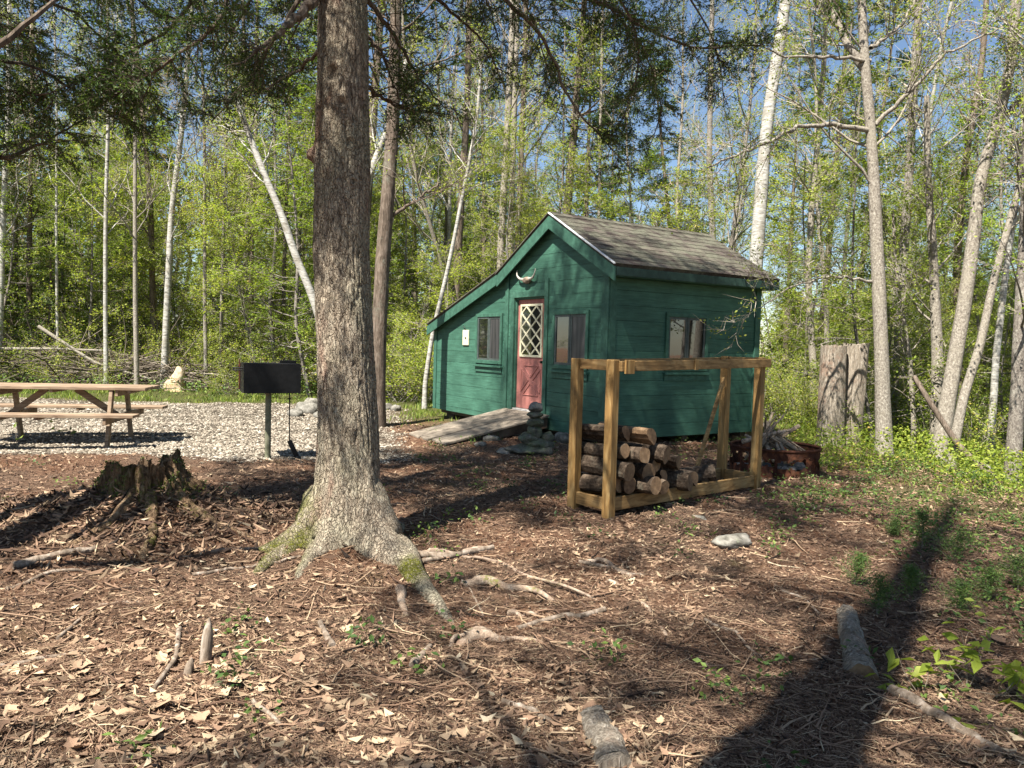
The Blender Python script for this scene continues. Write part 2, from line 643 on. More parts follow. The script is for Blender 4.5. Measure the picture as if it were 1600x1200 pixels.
# ------------------------------------------------------------------ sky, sun
SUN = unit(np.array([-.395, -.54, 1.0]))
el = math.asin(SUN[2]); az = math.atan2(SUN[0], SUN[1])
w = bpy.data.worlds.new('World'); scene.world = w; w.use_nodes = True
nt = w.node_tree
bg = nt.nodes['Background']
sky = nt.nodes.new('ShaderNodeTexSky'); sky.sky_type = 'NISHITA'; sky.sun_disc = False
sky.sun_elevation = el; sky.sun_rotation = az
sky.air_density = 1.0; sky.dust_density = .3; sky.ozone_density = 2.3
nt.links.new(sky.outputs[0], bg.inputs[0]); bg.inputs[1].default_value = .054
sd = bpy.data.lights.new('sun', 'SUN'); sd.energy = 5.0; sd.angle = R(.55); sd.color = (1, .955, .88)
so = bpy.data.objects.new('sun', sd); COL.objects.link(so)
so.rotation_euler = Vector(SUN).to_track_quat('Z', 'Y').to_euler()
scene.view_settings.view_transform = 'Standard'
scene.view_settings.look = 'None'
scene.view_settings.exposure = 1.55
scene.view_settings.gamma = 1
scene.render.engine = 'CYCLES'
scene.cycles.max_bounces = 8
scene.cycles.transparent_max_bounces = 8

# ------------------------------------------------------------------ cabin
D0 = 10.8
CO = np.array([.1233 * D0, D0, 0])
CA = np.array([-.5366, .8438, 0])     # along the front, to the left
CB = np.array([.8438, .5366, 0])      # along the right side, away
CN = -CB                               # outward from the front
CZ = np.array([0, 0, 1.0])
SL, TL = 5.33, 3.10
BZ = .23
GREEN = (.046, .128, .086)
M['siding'] = paint_mat('green_siding_paint', GREEN, 1, .75)
M['trim'] = paint_mat('green_trim_paint', (.042, .114, .077), 1.2, .35, (3, 3, 3))
M['under'] = plain('dark_gap', (.01, .02, .016), .9, .1)
M['pink'] = paint_mat('faded_pink_paint', (.36, .14, .115), 1, .35, (4, 4, 1))
M['cream'] = plain('cream_paint', (.62, .58, .40), .6, .3, 0, .08)
M['white_metal'] = plain('white_drip_edge', (.7, .7, .68), .5, .4, 0, .05)
cab = empty('cabin', CO + np.array([0, 0, BZ]), 0, 'small dark green wooden cabin with a lean-to wing and pink door', 'cabin')


def C(s, t, z, n=0.0, b=0.0):
    """cabin point: s along front, t along side, z height; n outward from the front"""
    return CO + CA * s + CB * (t - n) + CZ * z - CA * b


def top(s):
    a = 3.49 - .55 * abs(s - 1.33)
    if s > 2.68: a = 2.70 - .332 * (s - 2.75)
    return a


def cut_rows(mb, s0, s1, z0, holes, H, to3, thick=.02, row=.214, off=0):
    z = z0 + off
    k = 0
    while z < 3.6:
        za, zb = max(z, z0), z + row - .005
        segs = [(s0, s1, za, zb)]
        for (h0, h1, hz0, hz1) in holes:
            ns = []
            for (a, b, c, d) in segs:
                if hz1 <= c or hz0 >= d or h1 <= a or h0 >= b: ns.append((a, b, c, d)); continue
                if a < h0: ns.append((a, h0, c, d))
                if b > h1: ns.append((h1, b, c, d))
                if hz0 > c: ns.append((max(a, h0), min(b, h1), c, hz0))
                if hz1 < d: ns.append((max(a, h0), min(b, h1), hz1, d))
            segs = ns
        vv = random.random()
        for (a, b, c, d) in segs:
            # clip the board below the roofline
            brk = [q for q in (1.33, 2.68) if a < q < b]
            xs_ = sorted(set([a, b] + brk + list(np.linspace(a, b, 24))))
            tp = [min(d, H(q)) for q in xs_]
            ok = [i for i in range(len(xs_)) if tp[i] > c + .002]
            if len(ok) < 2: continue
            q0 = [xs_[i] for i in ok]; tp = [tp[i] for i in ok]
            poly = [(q0[0], c), (q0[-1], c)] + [(q0[i], tp[i]) for i in range(len(q0) - 1, -1, -1)]
            n = len(poly)
            fr = [to3(p[0], p[1], thick) for p in poly]
            bk = [to3(p[0], p[1], 0) for p in poly]
            mb.faces(fr + bk, [list(range(n))] + [[i, i + n, (i + 1) % n + n, (i + 1) % n] for i in range(n)], vv)
        z += row
        k += 1


DS0, DS1, DZ0, DZ1 = 1.54, 2.42, .48, 2.31
b = MB()
fr3 = lambda s, z, n: C(s, 0, z, n)
cut_rows(b, 0, 2.64, BZ, [(DS0, DS1, DZ0, DZ1)], top, fr3, off=-.05)
cut_rows(b, 2.64, SL, BZ, [], top, fr3, off=-.12)
# backing behind the boards, with the doorway left open
for (s0, s1, z0, z1) in ((0.02, DS0, BZ, 2.7), (DS1, 2.64, BZ, 2.7), (DS0, DS1, BZ, DZ0), (DS0, DS1, DZ1, 2.7), (2.64, SL - .02, BZ, 1.84)):
    box(b, C(s0, .06, z0), CA * (s1 - s0), CB * -.05, CZ * (z1 - z0), .5, 1)
b.faces([C(.02, .02, 2.7), C(2.64, .02, 2.7), C(1.33, .02, 3.45)], [[0, 1, 2]], .5, 1)
b.faces([C(2.64, .02, 1.84), C(SL - .02, .02, 1.84), C(2.64, .02, 2.7)], [[0, 1, 2]], .5, 1)
wall = b.build('front_wall', [M['siding'], M['under']], cab)
b = MB()
sd3 = lambda t, z, n: C(0, t, z, 0, n)
cut_rows(b, 0, TL, BZ, [], lambda q: 2.72, sd3, off=-.02)
box(b, C(.05, .02, BZ), CA * -.045, CB * (TL - .04), CZ * 2.45, .5, 1)
b.build('side_wall', [M['siding'], M['under']], cab)
b = MB()       # far walls
bk3 = lambda s, z, n: C(s, TL, z, -n)
cut_rows(b, 0, SL, BZ, [], top, bk3)
lf3 = lambda t, z, n: C(SL, t, z, 0, -n)
cut_rows(b, 0, TL, BZ, [], lambda q: 1.84, lf3)
box(b, C(0.1, TL - .1, BZ), CA * (SL - .2), CB * .05, CZ * 1.6, .5, 1)
box(b, C(SL - .1, .05, BZ), CA * .05, CB * (TL - .1), CZ * 1.6, .5, 1)
b.build('rear_wall', [M['siding'], M['under']], cab)

# trim: corner boards, junction board
def tb_(name, *a):
    b = MB(); box(b, *a); return b.build(name, M['trim'], cab)


tb_('corner_board', C(-.035, .0, BZ + .02, .022), CA * .15, CB * -.022, CZ * (2.45), .4, 0, .003)
tb_('corner_board', C(0, -.02, BZ + .02, 0, .022), CA * -.02, CB * .12, CZ * 2.42, .6, 0, .003)
tb_('corner_board', C(0, TL - .1, BZ, 0, .022), CA * -.02, CB * .12, CZ * 2.42, .7, 0, .003)
tb_('corner_board', C(2.60, 0, BZ - .02, .022), CA * .10, CB * -.022, CZ * 2.52, .5, 0, .003)
tb_('corner_board', C(SL - .09, 0, BZ, .022), CA * .11, CB * -.022, CZ * 1.62, .6, 0, .003)
for s_ in (DS0 - .10, DS1):
    tb_('door_casing', C(s_, 0, DZ0 - .22, .022), CA * .10, CB * -.022, CZ * (DZ1 - DZ0 + (.5 if s_ < DS0 else .32)), .5, 0, .003)
tb_('door_casing', C(DS0, 0, DZ1, .022), CA * (DS1 - DS0), CB * -.022, CZ * .10, .5, 0, .003)
# jambs
tb_('door_jamb', C(DS1 - .025, .09, DZ0), CA * .025, CB * -.09, CZ * (DZ1 - DZ0), .3)
tb_('door_jamb', C(DS0, .09, DZ0), CA * .025, CB * -.09, CZ * (DZ1 - DZ0), .3)
tb_('door_jamb', C(DS0 + .025, .09, DZ1 - .03), CA * (DS1 - DS0 - .05), CB * -.09, CZ * .03, .3)


# roof
m, nt, out = mat('shingles')
v = coords(nt)
n1 = noise(nt, v, 2.2, 5, .65); n2 = noise(nt, v, 60, 3, .7); n3 = noise(nt, v, 7, 5, .7)
c = ramp(nt, [(0, (.035, .026, .022)), (.5, (.062, .047, .040)), (1, (.10, .08, .067))], attr(nt))
c = mixc(nt, ramp(nt, [(.42, (0, 0, 0)), (.58, (.8, .8, .8))], mixc(nt, .5, n1, n3)), c, (.125, .125, .088))
c = mixc(nt, .8, c, ramp(nt, [(.3, (.5, .5, .5)), (.7, (1.5, 1.5, 1.5))], n2), 'MULTIPLY')
finish(nt, out, c, .9, n2, .5, .006, .2)
M['shingles'] = m


def roof_plane(name, s0, z0, s1, z1, t0, t1, rows):
    """courses stepped up the slope from (s0,z0) low to (s1,z1) high"""
    b = MB()
    a = C(s0, 0, z0); d = C(s1, 0, z1) - a
    L = np.linalg.norm(d); u = d / L
    nrm = np.cross(u, CB); nrm = nrm if nrm[2] > 0 else -nrm
    box(b, a + CB * t0 - nrm * .045, d, CB * (t1 - t0), nrm * .045, .2)
    st = L / rows
    for r in range(rows):
        t = t0 - random.random() * .15
        while t < t1:
            wd = random.choice((.14, .19, .25, .3))
            ta, tb = max(t, t0), min(t + wd - .003, t1)
            if tb - ta > .01:
                p = a + CB * ta + u * (r * st - .004)
                lo = .009 + random.random() * .003
                q = [p + nrm * lo, p + CB * (tb - ta) + nrm * lo, p + CB * (tb - ta) + u * (st + .03) + nrm * .004, p + u * (st + .03) + nrm * .004]
                g = [p + nrm * .001, p + CB * (tb - ta) + nrm * .001]
                b.add(q + g, [(0, 1, 2, 3), (4, 5, 1, 0)], random.random())
            t += wd
    return b.build(name, M['shingles'], cab)


T0, T1 = -.14, TL + .16
roof = roof_plane('roof', -.27, 2.677, 1.33, 3.56, T0, T1, 11)
roof_plane('roof', 2.86, 2.72, 1.33, 3.56, T0, T1, 11)
roof_plane('roof', 5.46, 1.90, 2.80, 2.775, T0, T1, 14)
# ridge cap
b = MB()
k = 0
t = T0
while t < T1 - .05:
    e = min(t + .22, T1)
    for sg in (-1, 1):
        p = C(1.33, t, 3.585); q = C(1.33, e, 3.579)
        dwn = CA * sg * .13 - CZ * .0715
        b.add([p, q, q + dwn, p + dwn], [(0, 1, 2, 3)], random.random())
    t += .2
b.build('ridge_cap', M['shingles'], cab)

# rake boards along the front gable, drip edge, fascia, soffit
def rake(pts, n0, h, th, name_mat, lab):
    b = MB()
    for (a, c_) in zip(pts[:-1], pts[1:]):
        fr = [C(a[0], 0, a[1] - h, n0), C(c_[0], 0, c_[1] - h, n0), C(c_[0], 0, c_[1], n0), C(a[0], 0, a[1], n0)]
        bk = [q + CB * th for q in fr]
        b.faces(fr + bk, [[3, 2, 1, 0], [4, 5, 6, 7], [0, 1, 5, 4], [2, 3, 7, 6], [1, 2, 6, 5], [0, 3, 7, 4]], .6)
    return b.build(lab, name_mat, cab)


prof = [(-.27, 2.632), (1.33, 3.515), (2.86, 2.675), (5.46, 1.855)]
rake([(-.27, 2.632), (1.33, 3.513)], .15, .19, .025, M['trim'], 'rake_board')
rake([(1.33, 3.513), (2.82, 2.697)], .15, .19, .025, M['trim'], 'rake_board')
rake([(2.82, 2.712), (5.46, 1.848)], .153, .17, .025, M['trim'], 'rake_board')
for (a, c_) in (((-.27, 2.682), (1.33, 3.565)), ((1.33, 3.565), (2.86, 2.725)), ((2.8, 2.775), (5.46, 1.90))):
    b = MB()
    fr = [C(a[0], 0, a[1] - .012, .165), C(c_[0], 0, c_[1] - .012, .165), C(c_[0], 0, c_[1] + .006, .165), C(a[0], 0, a[1] + .006, .165)]
    bk = [q + CB * .03 for q in fr]
    b.faces(fr + bk, [[3, 2, 1, 0], [4, 5, 6, 7], [0, 1, 5, 4], [2, 3, 7, 6], [1, 2, 6, 5], [0, 3, 7, 4]], .6)
    b.build('drip_edge', M['white_metal'] if a[0] < 0 else M['shingles'], cab)
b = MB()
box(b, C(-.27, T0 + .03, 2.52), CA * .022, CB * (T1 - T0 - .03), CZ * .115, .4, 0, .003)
M['shaded_trim'] = paint_mat('shaded_green_fascia', (.022, .05, .038), 1.2, .35, (3, 3, 3))  # trim green darkened so the fascia carries its shade in the paint
b.build('fascia', M['shaded_trim'], cab)
b = MB()
box(b, C(-.248, T0 + .03, 2.51), CA * .226, CB * (T1 - T0 - .06), CZ * .015, .3)
b.build('soffit', M['trim'], cab)

# skids and blocks below
b = MB()
for s_ in (.25, 2.6, 4.9):
    for t_ in (.2, TL - .5):
        p = C(s_, t_, 0); g_ = gz(p[0], p[1]) - .05
        box(b, np.array([p[0], p[1], g_]), CA * .3, CB * .3, CZ * (BZ + .02 - g_), .4)
for t_ in (.12, TL / 2, TL - .25):
    box(b, C(.05, t_, BZ - .08), CA * (SL - .1), CB * .12, CZ * .09, .3)
M['joist'] = wood_mat('old_joists', (.03, .022, .015), (.08, .06, .04), (.14, .11, .08), (1, 1, 1))
b.build('foundation', M['joist'], cab)

# glass
def glass_mat(name, tint, rough=.03):
    m, nt, out = mat(name)
    n = noise(nt, coords(nt), 3, 3)
    b = finish(nt, out, ramp(nt, [(.3, tuple(q * .6 for q in tint)), (.7, tint)], n), rough, n, .04, .02, 1.0)
    b.inputs['IOR'].default_value = 1.6
    b.inputs['Coat Weight'].default_value = 1.0
    b.inputs['Coat Roughness'].default_value = .01
    return m


M['glass'] = glass_mat('window_glass', (.012, .014, .013))
m, nt, out = mat('insect_screen')
w1 = nt.nodes.new('ShaderNodeTexWave'); w1.inputs['Scale'].default_value = 5; w1.inputs['Distortion'].default_value = 6
nt.links.new(coords(nt, (1, 1, .15)), w1.inputs[0])
finish(nt, out, ramp(nt, [(0, (.025, .026, .026)), (1, (.055, .052, .052))], w1.outputs['Fac']), .4, None, spec=.5)
M['screen'] = m


def window(org, U, O, Z0, wd, ht, sill=True, screen=True):
    """org: lower corner, U along the wall, O outward"""
    U = np.asarray(U); O = np.asarray(O)
    b = MB(); fw = .06
    p = np.asarray(org) + O * .021
    for (a, c_, l, h) in ((-fw, -fw, wd + 2 * fw, fw), (-fw, ht, wd + 2 * fw, fw), (-fw, 0, fw, ht), (wd, 0, fw, ht)):
        box(b, p + U * a + CZ * c_, U * l, O * .03, CZ * h, .6, 0, .003)
    box(b, p - U * (fw + .02) - CZ * (fw + .06) , U * (wd + 2 * fw + .04), O * .055, CZ * .035, .7, 0, .003)
    box(b, p - U * (fw - .0) - CZ * (fw + .15), U * (wd + 2 * fw), O * .02, CZ * .085, .5, 0, .003)
    w_ = b.build('window', M['trim'], cab)
    b = MB()
    sw = .035
    for k in (0, 1):
        x0 = k * wd / 2
        for (a, c_, l, h) in ((0, 0, wd / 2 - .002, sw), (0, ht - sw, wd / 2 - .002, sw), (0, sw, sw, ht - 2 * sw), (wd / 2 - sw - .002, sw, sw, ht - 2 * sw)):
            box(b, p + U * (x0 + a) + CZ * c_, U * l, O * (.012 + .006 * k), CZ * h, .3, 0)
    b.build('sash', M['sash'], w_)
    for k in (0, 1):
        b = MB()
        x0 = k * wd / 2 + sw
        box(b, p + U * x0 + CZ * sw + O * .002, U * (wd / 2 - 2 * sw - .002), O * .004, CZ * (ht - 2 * sw), .5)
        b.build('pane', M['screen'] if (screen and k == 0) else M['glass'], w_)
    return w_


M['sash'] = plain('dark_sash', (.06, .075, .068), .5, .4)
window(C(2.84, 0, 1.25), CA, CN, 0, .78, .76)
window(C(.46, 0, 1.25), CA, CN, 0, .78, .76)
window(C(0, 1.12, 1.27), CB, -CA, 0, .76, .74, screen=False)

# door
dr = MB()
box(dr, C(DS0 + .027, .075, DZ0 + .012), CA * (DS1 - DS0 - .054), CB * -.04, CZ * (DZ1 - DZ0 - .045), .5, 0, .003)
door = dr.build('door', M['pink'], cab)
W_ = DS1 - DS0 - .054


def dp(x, z, n):     # x from the right edge of the door as seen
    return C(DS0 + .027 + x, .035, z, n)


lx0, lx1, lz0, lz1 = .10, .74, 1.34, 2.20
b = MB()
for (x0, x1, z0, z1) in ((lx0, lx1, lz0, lz0 + .035), (lx0, lx1, lz1 - .035, lz1), (lx0, lx0 + .035, lz0 + .035, lz1 - .035), (lx1 - .035, lx1, lz0 + .035, lz1 - .035)):
    box(b, dp(x0, z0, .001), CA * (x1 - x0), CN * .018, CZ * (z1 - z0), .5, 0, .002)
ix0, ix1, iz0, iz1 = lx0 + .035, lx1 - .035, lz0 + .035, lz1 - .035
cw = (ix1 - ix0) / 2; ch = (iz1 - iz0) / 3.5
for sg in (-1, 1):
    for kk in range(-5, 8):
        # line z = z0 + sg*ch/cw*(x-ix0)
        z_at = lambda x: iz0 + kk * ch + sg * ch / cw * (x - ix0)
        pts_ = []
        for x in np.linspace(ix0, ix1, 60):
            if iz0 <= z_at(x) <= iz1: pts_.append((x, z_at(x)))
        if len(pts_) > 3:
            beam(b, dp(pts_[0][0], pts_[0][1], .010 + .002 * (sg > 0)), dp(pts_[-1][0], pts_[-1][1], .010 + .002 * (sg > 0)), .012, .024, up=np.cross(CN, CZ), bev=0) if False else \
                beam(b, dp(pts_[0][0], pts_[0][1], .010 + .003 * (sg > 0)), dp(pts_[-1][0], pts_[-1][1], .010 + .003 * (sg > 0)), .024, .010, up=CN, bev=0)
b.build('lattice', M['cream'], door)
b = MB()
box(b, dp(ix0, iz0, .002), CA * (ix1 - ix0), CN * .003, CZ * (iz1 - iz0))
b.build('door_glass', M['glass'], door)
b = MB()      # pressed crossbuck
px0, px1, pz0, pz1 = .13, .69, .72, 1.20
xm, zm = (px0 + px1) / 2, (pz0 + pz1) / 2
for tri in (((px0 + .06, pz1), (px1 - .06, pz1), (xm, zm + .05)), ((px0 + .06, pz0), (px1 - .06, pz0), (xm, zm - .05)),
            ((px0, pz0 + .05), (px0, pz1 - .05), (xm - .06, zm)), ((px1, pz0 + .05), (px1, pz1 - .05), (xm + .06, zm))):
    for q in range(3):
        a, c_ = tri[q], tri[(q + 1) % 3]
        beam(b, dp(a[0], a[1], .005), dp(c_[0], c_[1], .005), .014, .014, up=CN, bev=.003)
b.build('crossbuck_moulding', M['pink'], door)
b = MB()
tubes(b, [dp(.045, 1.27, 0), dp(.045, 1.27, .03), dp(.045, 1.27, .04), dp(.045, 1.27, .07)], [.02, .012, .024, .02], 10, cap=True)
M['dark_metal'] = plain('dark_metal', (.03, .028, .025), .4, .5, .6)
b.build('door_knob', M['dark_metal'], door, True)
b = MB()
box(b, C(DS0 + .02, .08, DZ0 - .03, 0), CA * (DS1 - DS0 - .04), CB * -.12, CZ * .035, .5, 0, .003)
M['sill'] = plain('door_sill', (.45, .42, .38), .6, .3)
b.build('door_sill', M['sill'], cab)

# horned skull above the door
sk = empty('horned_skull', C(2.02, 0, 2.60, .03), 0, 'white pair of animal horns mounted above the pink door', 'mounted horns')
M['horn'] = plain('horn', (.42, .39, .33), .4, .4, 0, .1)
M['hide'] = plain('skull_hide', (.25, .19, .14), .9, .2)
for sg in (-1, 1):
    b = MB()
    pts_ = [C(2.02, 0, 2.60, .06) + CA * sg * x + CZ * z + CN * n for (x, z, n) in ((.03, 0, 0), (.12, -.005, .01), (.2, .015, .02), (.26, .07, .03), (.27, .15, .02))]
    pp = smooth_path(pts_, 14)
    tubes(b, pp, np.linspace(.032, .006, 14), 8, cap=True)
    b.build('horn', M['horn'], sk, True)
b = MB()
rock(b, C(2.02, 0, 2.585, .06), .10, .06, .055, 4, rough=.15, rot=math.atan2(CA[1], CA[0]))
b.build('skull_cap', M['hide'], sk, True)
# white plaque hung on the lean-to
pl = empty('wall_plaque', C(4.07, 0, 1.50, .025), 0, 'small white rectangular plaque hung on the green lean-to wall', 'plaque')
b = MB()
box(b, C(3.95, 0, 1.50, .022), CA * .22, CN * .022, CZ * .28, .5, 0, .005)
box(b, C(4.03, 0, 1.62, .044), CA * .035, CN * .01, CZ * .03, .5, 1, .002)
b.build('board', [M['cream'], M['dark_metal']], pl)
b = MB()
tubes(b, [C(4.06, 0, 1.78, .03), C(4.08, 0, 1.82, .05), C(4.12, 0, 1.86, .06), C(4.16, 0, 1.85, .04)], [.006] * 4, 5)
b.build('hook', M['dark_metal'], pl)

# ramp
rp = empty('entry_ramp', C(1.98, 0, .2, 1.0), 0, 'weathered grey plank ramp leading up to the pink door', 'ramp')
M['ramp_wood'] = wood_mat('weathered_planks', (.10, .08, .06), (.20, .165, .125), (.31, .26, .20), (2, 2, 2), 2.2)
foot = C(1.98, 0, 0, 2.25); fz = gz(foot[0], foot[1]) + .02
b = MB()
nb = 12
hd = C(0, 0, DZ0 - .045, .06)
for k in range(8):
    s_ = 1.30 + k * .165
    a = C(s_, 0, DZ0 - .05, .05); e = C(s_ + random.uniform(-.01, .01), 0, fz, 1.85 + random.uniform(-.04, .05))
    box(b, a, CA * .158, e - a, np.array([0, 0, .032]), random.random(), 0, .004)
b.build('deck', M['ramp_wood'], rp)
for s_ in (1.33, 2.55):
    b = MB()
    a = C(s_, 0, DZ0 - .055, .06); e = C(s_, 0, fz + .0, 1.76)
    a2 = C(s_, 0, DZ0 - .22, .06); e2 = C(s_, 0, fz - .06, 1.76)
    th = CA * .04
    b.faces([a, e, e2, a2, a + th, e + th, e2 + th, a2 + th], [[0, 1, 2, 3], [7, 6, 5, 4], [1, 5, 6, 2], [0, 3, 7, 4], [0, 4, 5, 1], [3, 2, 6, 7]], .5)
    b.build('stringer', M['joist'], rp)

# ------------------------------------------------------------------ wood rack
M['new_wood'] = wood_mat('treated_timber', (.13, .07, .022), (.30, .175, .06), (.44, .30, .13), (9, 9, 1.2), 1.6, .7, .35)
M['new_wood_h'] = wood_mat('treated_timber_rails', (.12, .065, .022), (.27, .16, .06), (.40, .27, .12), (2.2, 2.2, 14), 1.6, .7, .35)
RO = np.array([.873, 6.67, 0]); RA = unit(np.array([.741, .671, 0])); RB = np.array([-RA[1], RA[0], 0])
RL, RW, RH = 2.43, .42, 1.40
rz0 = gz(RO[0], RO[1]) - .01
rk = empty('firewood_rack', (RO[0], RO[1], rz0), 0, 'open timber rack of square posts and rails holding split firewood', 'wood rack')
pw = .088


def rq(a, b_, z): return RO + RA * a + RB * b_ + CZ * (rz0 + z)


for (a, b_) in ((0, 0), (0, RW), (RL, 0), (RL, RW)):
    mb = MB()
    q = rq(a, b_, 0)
    zb = min(gz(q[0], q[1]) - .02, rz0) - rz0
    hh = RH + (.04 if a else 0)
    box(mb, rq(a - pw / 2, b_ - pw / 2, zb), RA * pw, RB * pw, CZ * (hh - zb), random.random(), 0, .006)
    mb.build('post', M['new_wood'], rk)
h = .09


def rail(a0, b0, z0, a1, b1, z1, w_=.038, hh=h, c=.5):
    mb = MB()
    beam(mb, rq(a0, b0, z0), rq(a1, b1, z1), w_, hh, c=c)
    return mb.build('rail', M['new_wood_h'], rk)


y0 = -pw / 2 - .021
rail(.02, y0, RH - .055, RL * .46, y0, RH - .04, c=.35)
rail(RL * .46 + .003, y0, RH - .04, RL + .09, y0, RH - .02, c=.6)
rail(.0, RW + pw / 2 + .021, RH - .06, RL + .06, RW + pw / 2 + .021, RH - .02, c=.4)
rail(0, pw / 2 + .002, RH - .05, 0, RW - pw / 2 - .002, RH - .05)
rail(RL - .0, pw / 2 + .002, RH - .01, RL - .0, RW - pw / 2 - .002, RH - .01)
rail(pw / 2 + .002, 0, .13, RL - pw / 2 - .002, 0, .10, .038, .12)
rail(pw / 2 + .002, RW, .13, RL - pw / 2 - .002, RW, .12, .038, .12)
rail(0, pw / 2 + .002, .13, 0, RW - pw / 2 - .002, .13, .038, .11)
rail(RL, pw / 2 + .002, .12, RL, RW - pw / 2 - .002, .12, .038, .11)
rail(1.55, .025, .12, 1.55, RW - .025, .12, .038, .10)
mb = MB(); box(mb, rq(RL * .46 - .03, y0 - .031, RH - .09), RA * .055, RB * .01, CZ * .10, .9, 0, .002); mb.build('splice_plate', M['new_wood'], rk)
mb = MB(); box(mb, rq(.05, y0 - .04, RH - .12), RA * .12, RB * .018, CZ * .12, .9, 0, .002); mb.build('splice_plate', M['new_wood'], rk)
mb = MB(); beam(mb, rq(RL - .12, RW - .06, RH - .2), rq(RL - .62, RW - .06, .15), .03, .045, c=.2); mb.build('brace', M['new_wood_h'], rk)

# ------------------------------------------------------------------ logs
M['log_bark'] = bark_mat('log_bark', (.02, .015, .011), (.07, .05, .035), (.16, .12, .085), (5, 5, 5), 4, .9, .015, (.16, .16, .12), .55)
m, nt, out = mat('log_end')
v = coords(nt); n = noise(nt, v, 30, 5); n2 = noise(nt, v, 5, 3)
finish(nt, out, ramp(nt, [(.3, (.08, .045, .025)), (.55, (.24, .15, .08)), (.75, (.38, .27, .16))], mixc(nt, .5, n, n2)), .9, n, .4, .005)
M['log_end'] = m


def make_log(cen, axis, L, r, seed, mt='log_bark', split=False):
    mb = MB()
    K, S = 10, 18
    axis = unit(axis)
    t = np.linspace(-.5, .5, K)[:, None] * L
    bend = fbm(t[:, 0] * 2 + seed, seed * 3.3, 0, 2)[:, None] * np.array([[0, 0, .012]])
    pts = cen + axis * t + bend
    th = np.arange(S) / S * 2 * PI
    jit = 1 + .09 * fbm(np.cos(th)[None, :] * 1.6 + seed, np.sin(th)[None, :] * 1.6, t * 4, 3)
    if split:
        jit = jit * np.where(np.cos(th - 1.0)[None] > .15, .15 / np.maximum(np.cos(th - 1.0)[None], .15) * 1.0, 1) ** .8
    jit = np.clip(jit, .3, 1.4)
    tubes(mb, pts, np.full(K, r), S, cap='mat', jitter=jit[None, :, :, None], ref=(.2, .1, .97))
    return mb, pts


lr = random.Random(5)
ax = -RB * 1.0 + RA * .10
logs = []
rows = [(.14, [.13, .29, .46, .63, .81, .98, 1.13]), (.29, [.14, .31, .50, .68, .88]), (.44, [.15, .32, .49, .66]), (.58, [.17, .36])]
special = {}
ln = 0
names = {(0, 6): ('thick barky log lying at the right foot of the firewood pile', .085), (0, 5): ('round log with a pale cut end low in the firewood pile', .10),
         (3, 1): ('pale split log on top of the firewood pile', .085), (3, 0): ('dark log crowning the firewood pile by the rack post', .085)}
for ri, (z, aa) in enumerate(rows):
    for ci, a in enumerate(aa):
        r = lr.uniform(.06, .094)
        lab = 'barked log stacked inside the timber rack'
        sp = (ri, ci) == (3, 1) or (lr.random() < .25)
        if (ri, ci) in names:
            lab, r = names[(ri, ci)]
        cen = rq(a, RW / 2 + lr.uniform(-.10, .08), z + .12 + lr.uniform(-.02, .02))
        axv = ax + RA * lr.uniform(-.25, .25) + CZ * lr.uniform(-.1, .1)
        mb, _ = make_log(cen, axv, lr.uniform(.46, .58), r, ri * 7 + ci, split=sp)
        o = mb.build('firewood_log', [M['log_end'] if (ri, ci) == (3, 1) else M['log_bark'], M['log_end']], smooth=False)
        tag(o, lab, 'log', 'logs stacked in the rack')
for k, (u, v_, d) in enumerate(((1040, 748, 7.5), (1078, 745, 7.9))):
    cen = P(u, v_, d)
    mb, _ = make_log(cen, -RB + RA * (.9 if k else .3) + CZ * (.25 if k else 0), .5, .095, 60 + k)
    o = mb.build('firewood_log', [M['log_bark'], M['log_end']])
    tag(o, ('big log with a broad round end leaning at the middle of the rack', 'light barked log sloping down at the right end of the pile')[k], 'log', 'logs stacked in the rack')

# ------------------------------------------------------------------ fire ring
FC = np.array([3.27, 9.45]); FZ = gz(*FC)
fr = empty('fire_ring', (FC[0], FC[1], FZ), 0, 'rusty steel fire ring with cut out sides filled with kindling', 'fire ring')
M['rust'] = bark_mat('rusty_steel', (.02, .010, .008), (.065, .026, .016), (.15, .06, .03), (3, 3, 3), 4, .4, .004, (.06, .04, .03), .55)
mb = MB(); Rr = .53; Hh = .34; S = 96; K = 18
holes_ = []
hr = random.Random(2)
for k in range(22):
    holes_.append((k / 22 * 2 * PI + hr.uniform(-.05, .05), hr.uniform(.14, .22), hr.uniform(.05, .11), hr.uniform(.03, .07)))
grid = {}
for k in range(K + 1):
    for s in range(S):
        a = s / S * 2 * PI
        for side, rr in ((0, Rr), (1, Rr - .008)):
            grid[(k, s, side)] = len(grid)
vv = []
for k in range(K + 1):
    for s in range(S):
        a = s / S * 2 * PI
        for rr in (Rr, Rr - .008):
            wob = 1 + .01 * math.sin(3 * a)
            vv.append((FC[0] + rr * wob * math.cos(a), FC[1] + rr * wob * math.sin(a), FZ - .02 + Hh * k / K))
ff = []
for k in range(K):
    for s in range(S):
        a = (s + .5) / S * 2 * PI; z = Hh * (k + .5) / K - .02
        if any(((((a - ha + PI) % (2 * PI)) - PI) / (hw * 1.6)) ** 2 + ((z - hz) / (hh_ * 1.2)) ** 2 < 1 for ha, hz, hw, hh_ in holes_): continue
        s2 = (s + 1) % S
        ff.append([grid[(k, s, 0)], grid[(k, s2, 0)], grid[(k + 1, s2, 0)], grid[(k + 1, s, 0)]])
        ff.append([grid[(k, s, 1)], grid[(k + 1, s, 1)], grid[(k + 1, s2, 1)], grid[(k, s2, 1)]])
mb.add(vv, ff)
mb.build('ring_wall', M['rust'], fr)
mb = MB()
th = np.linspace(0, 2 * PI, 65)
pts_ = np.stack([FC[0] + Rr * np.cos(th), FC[1] + Rr * np.sin(th), np.full(65, FZ + Hh - .02)], 1)
tubes(mb, pts_, np.full(65, .018), 8, ref=(0, 0, 1.0))
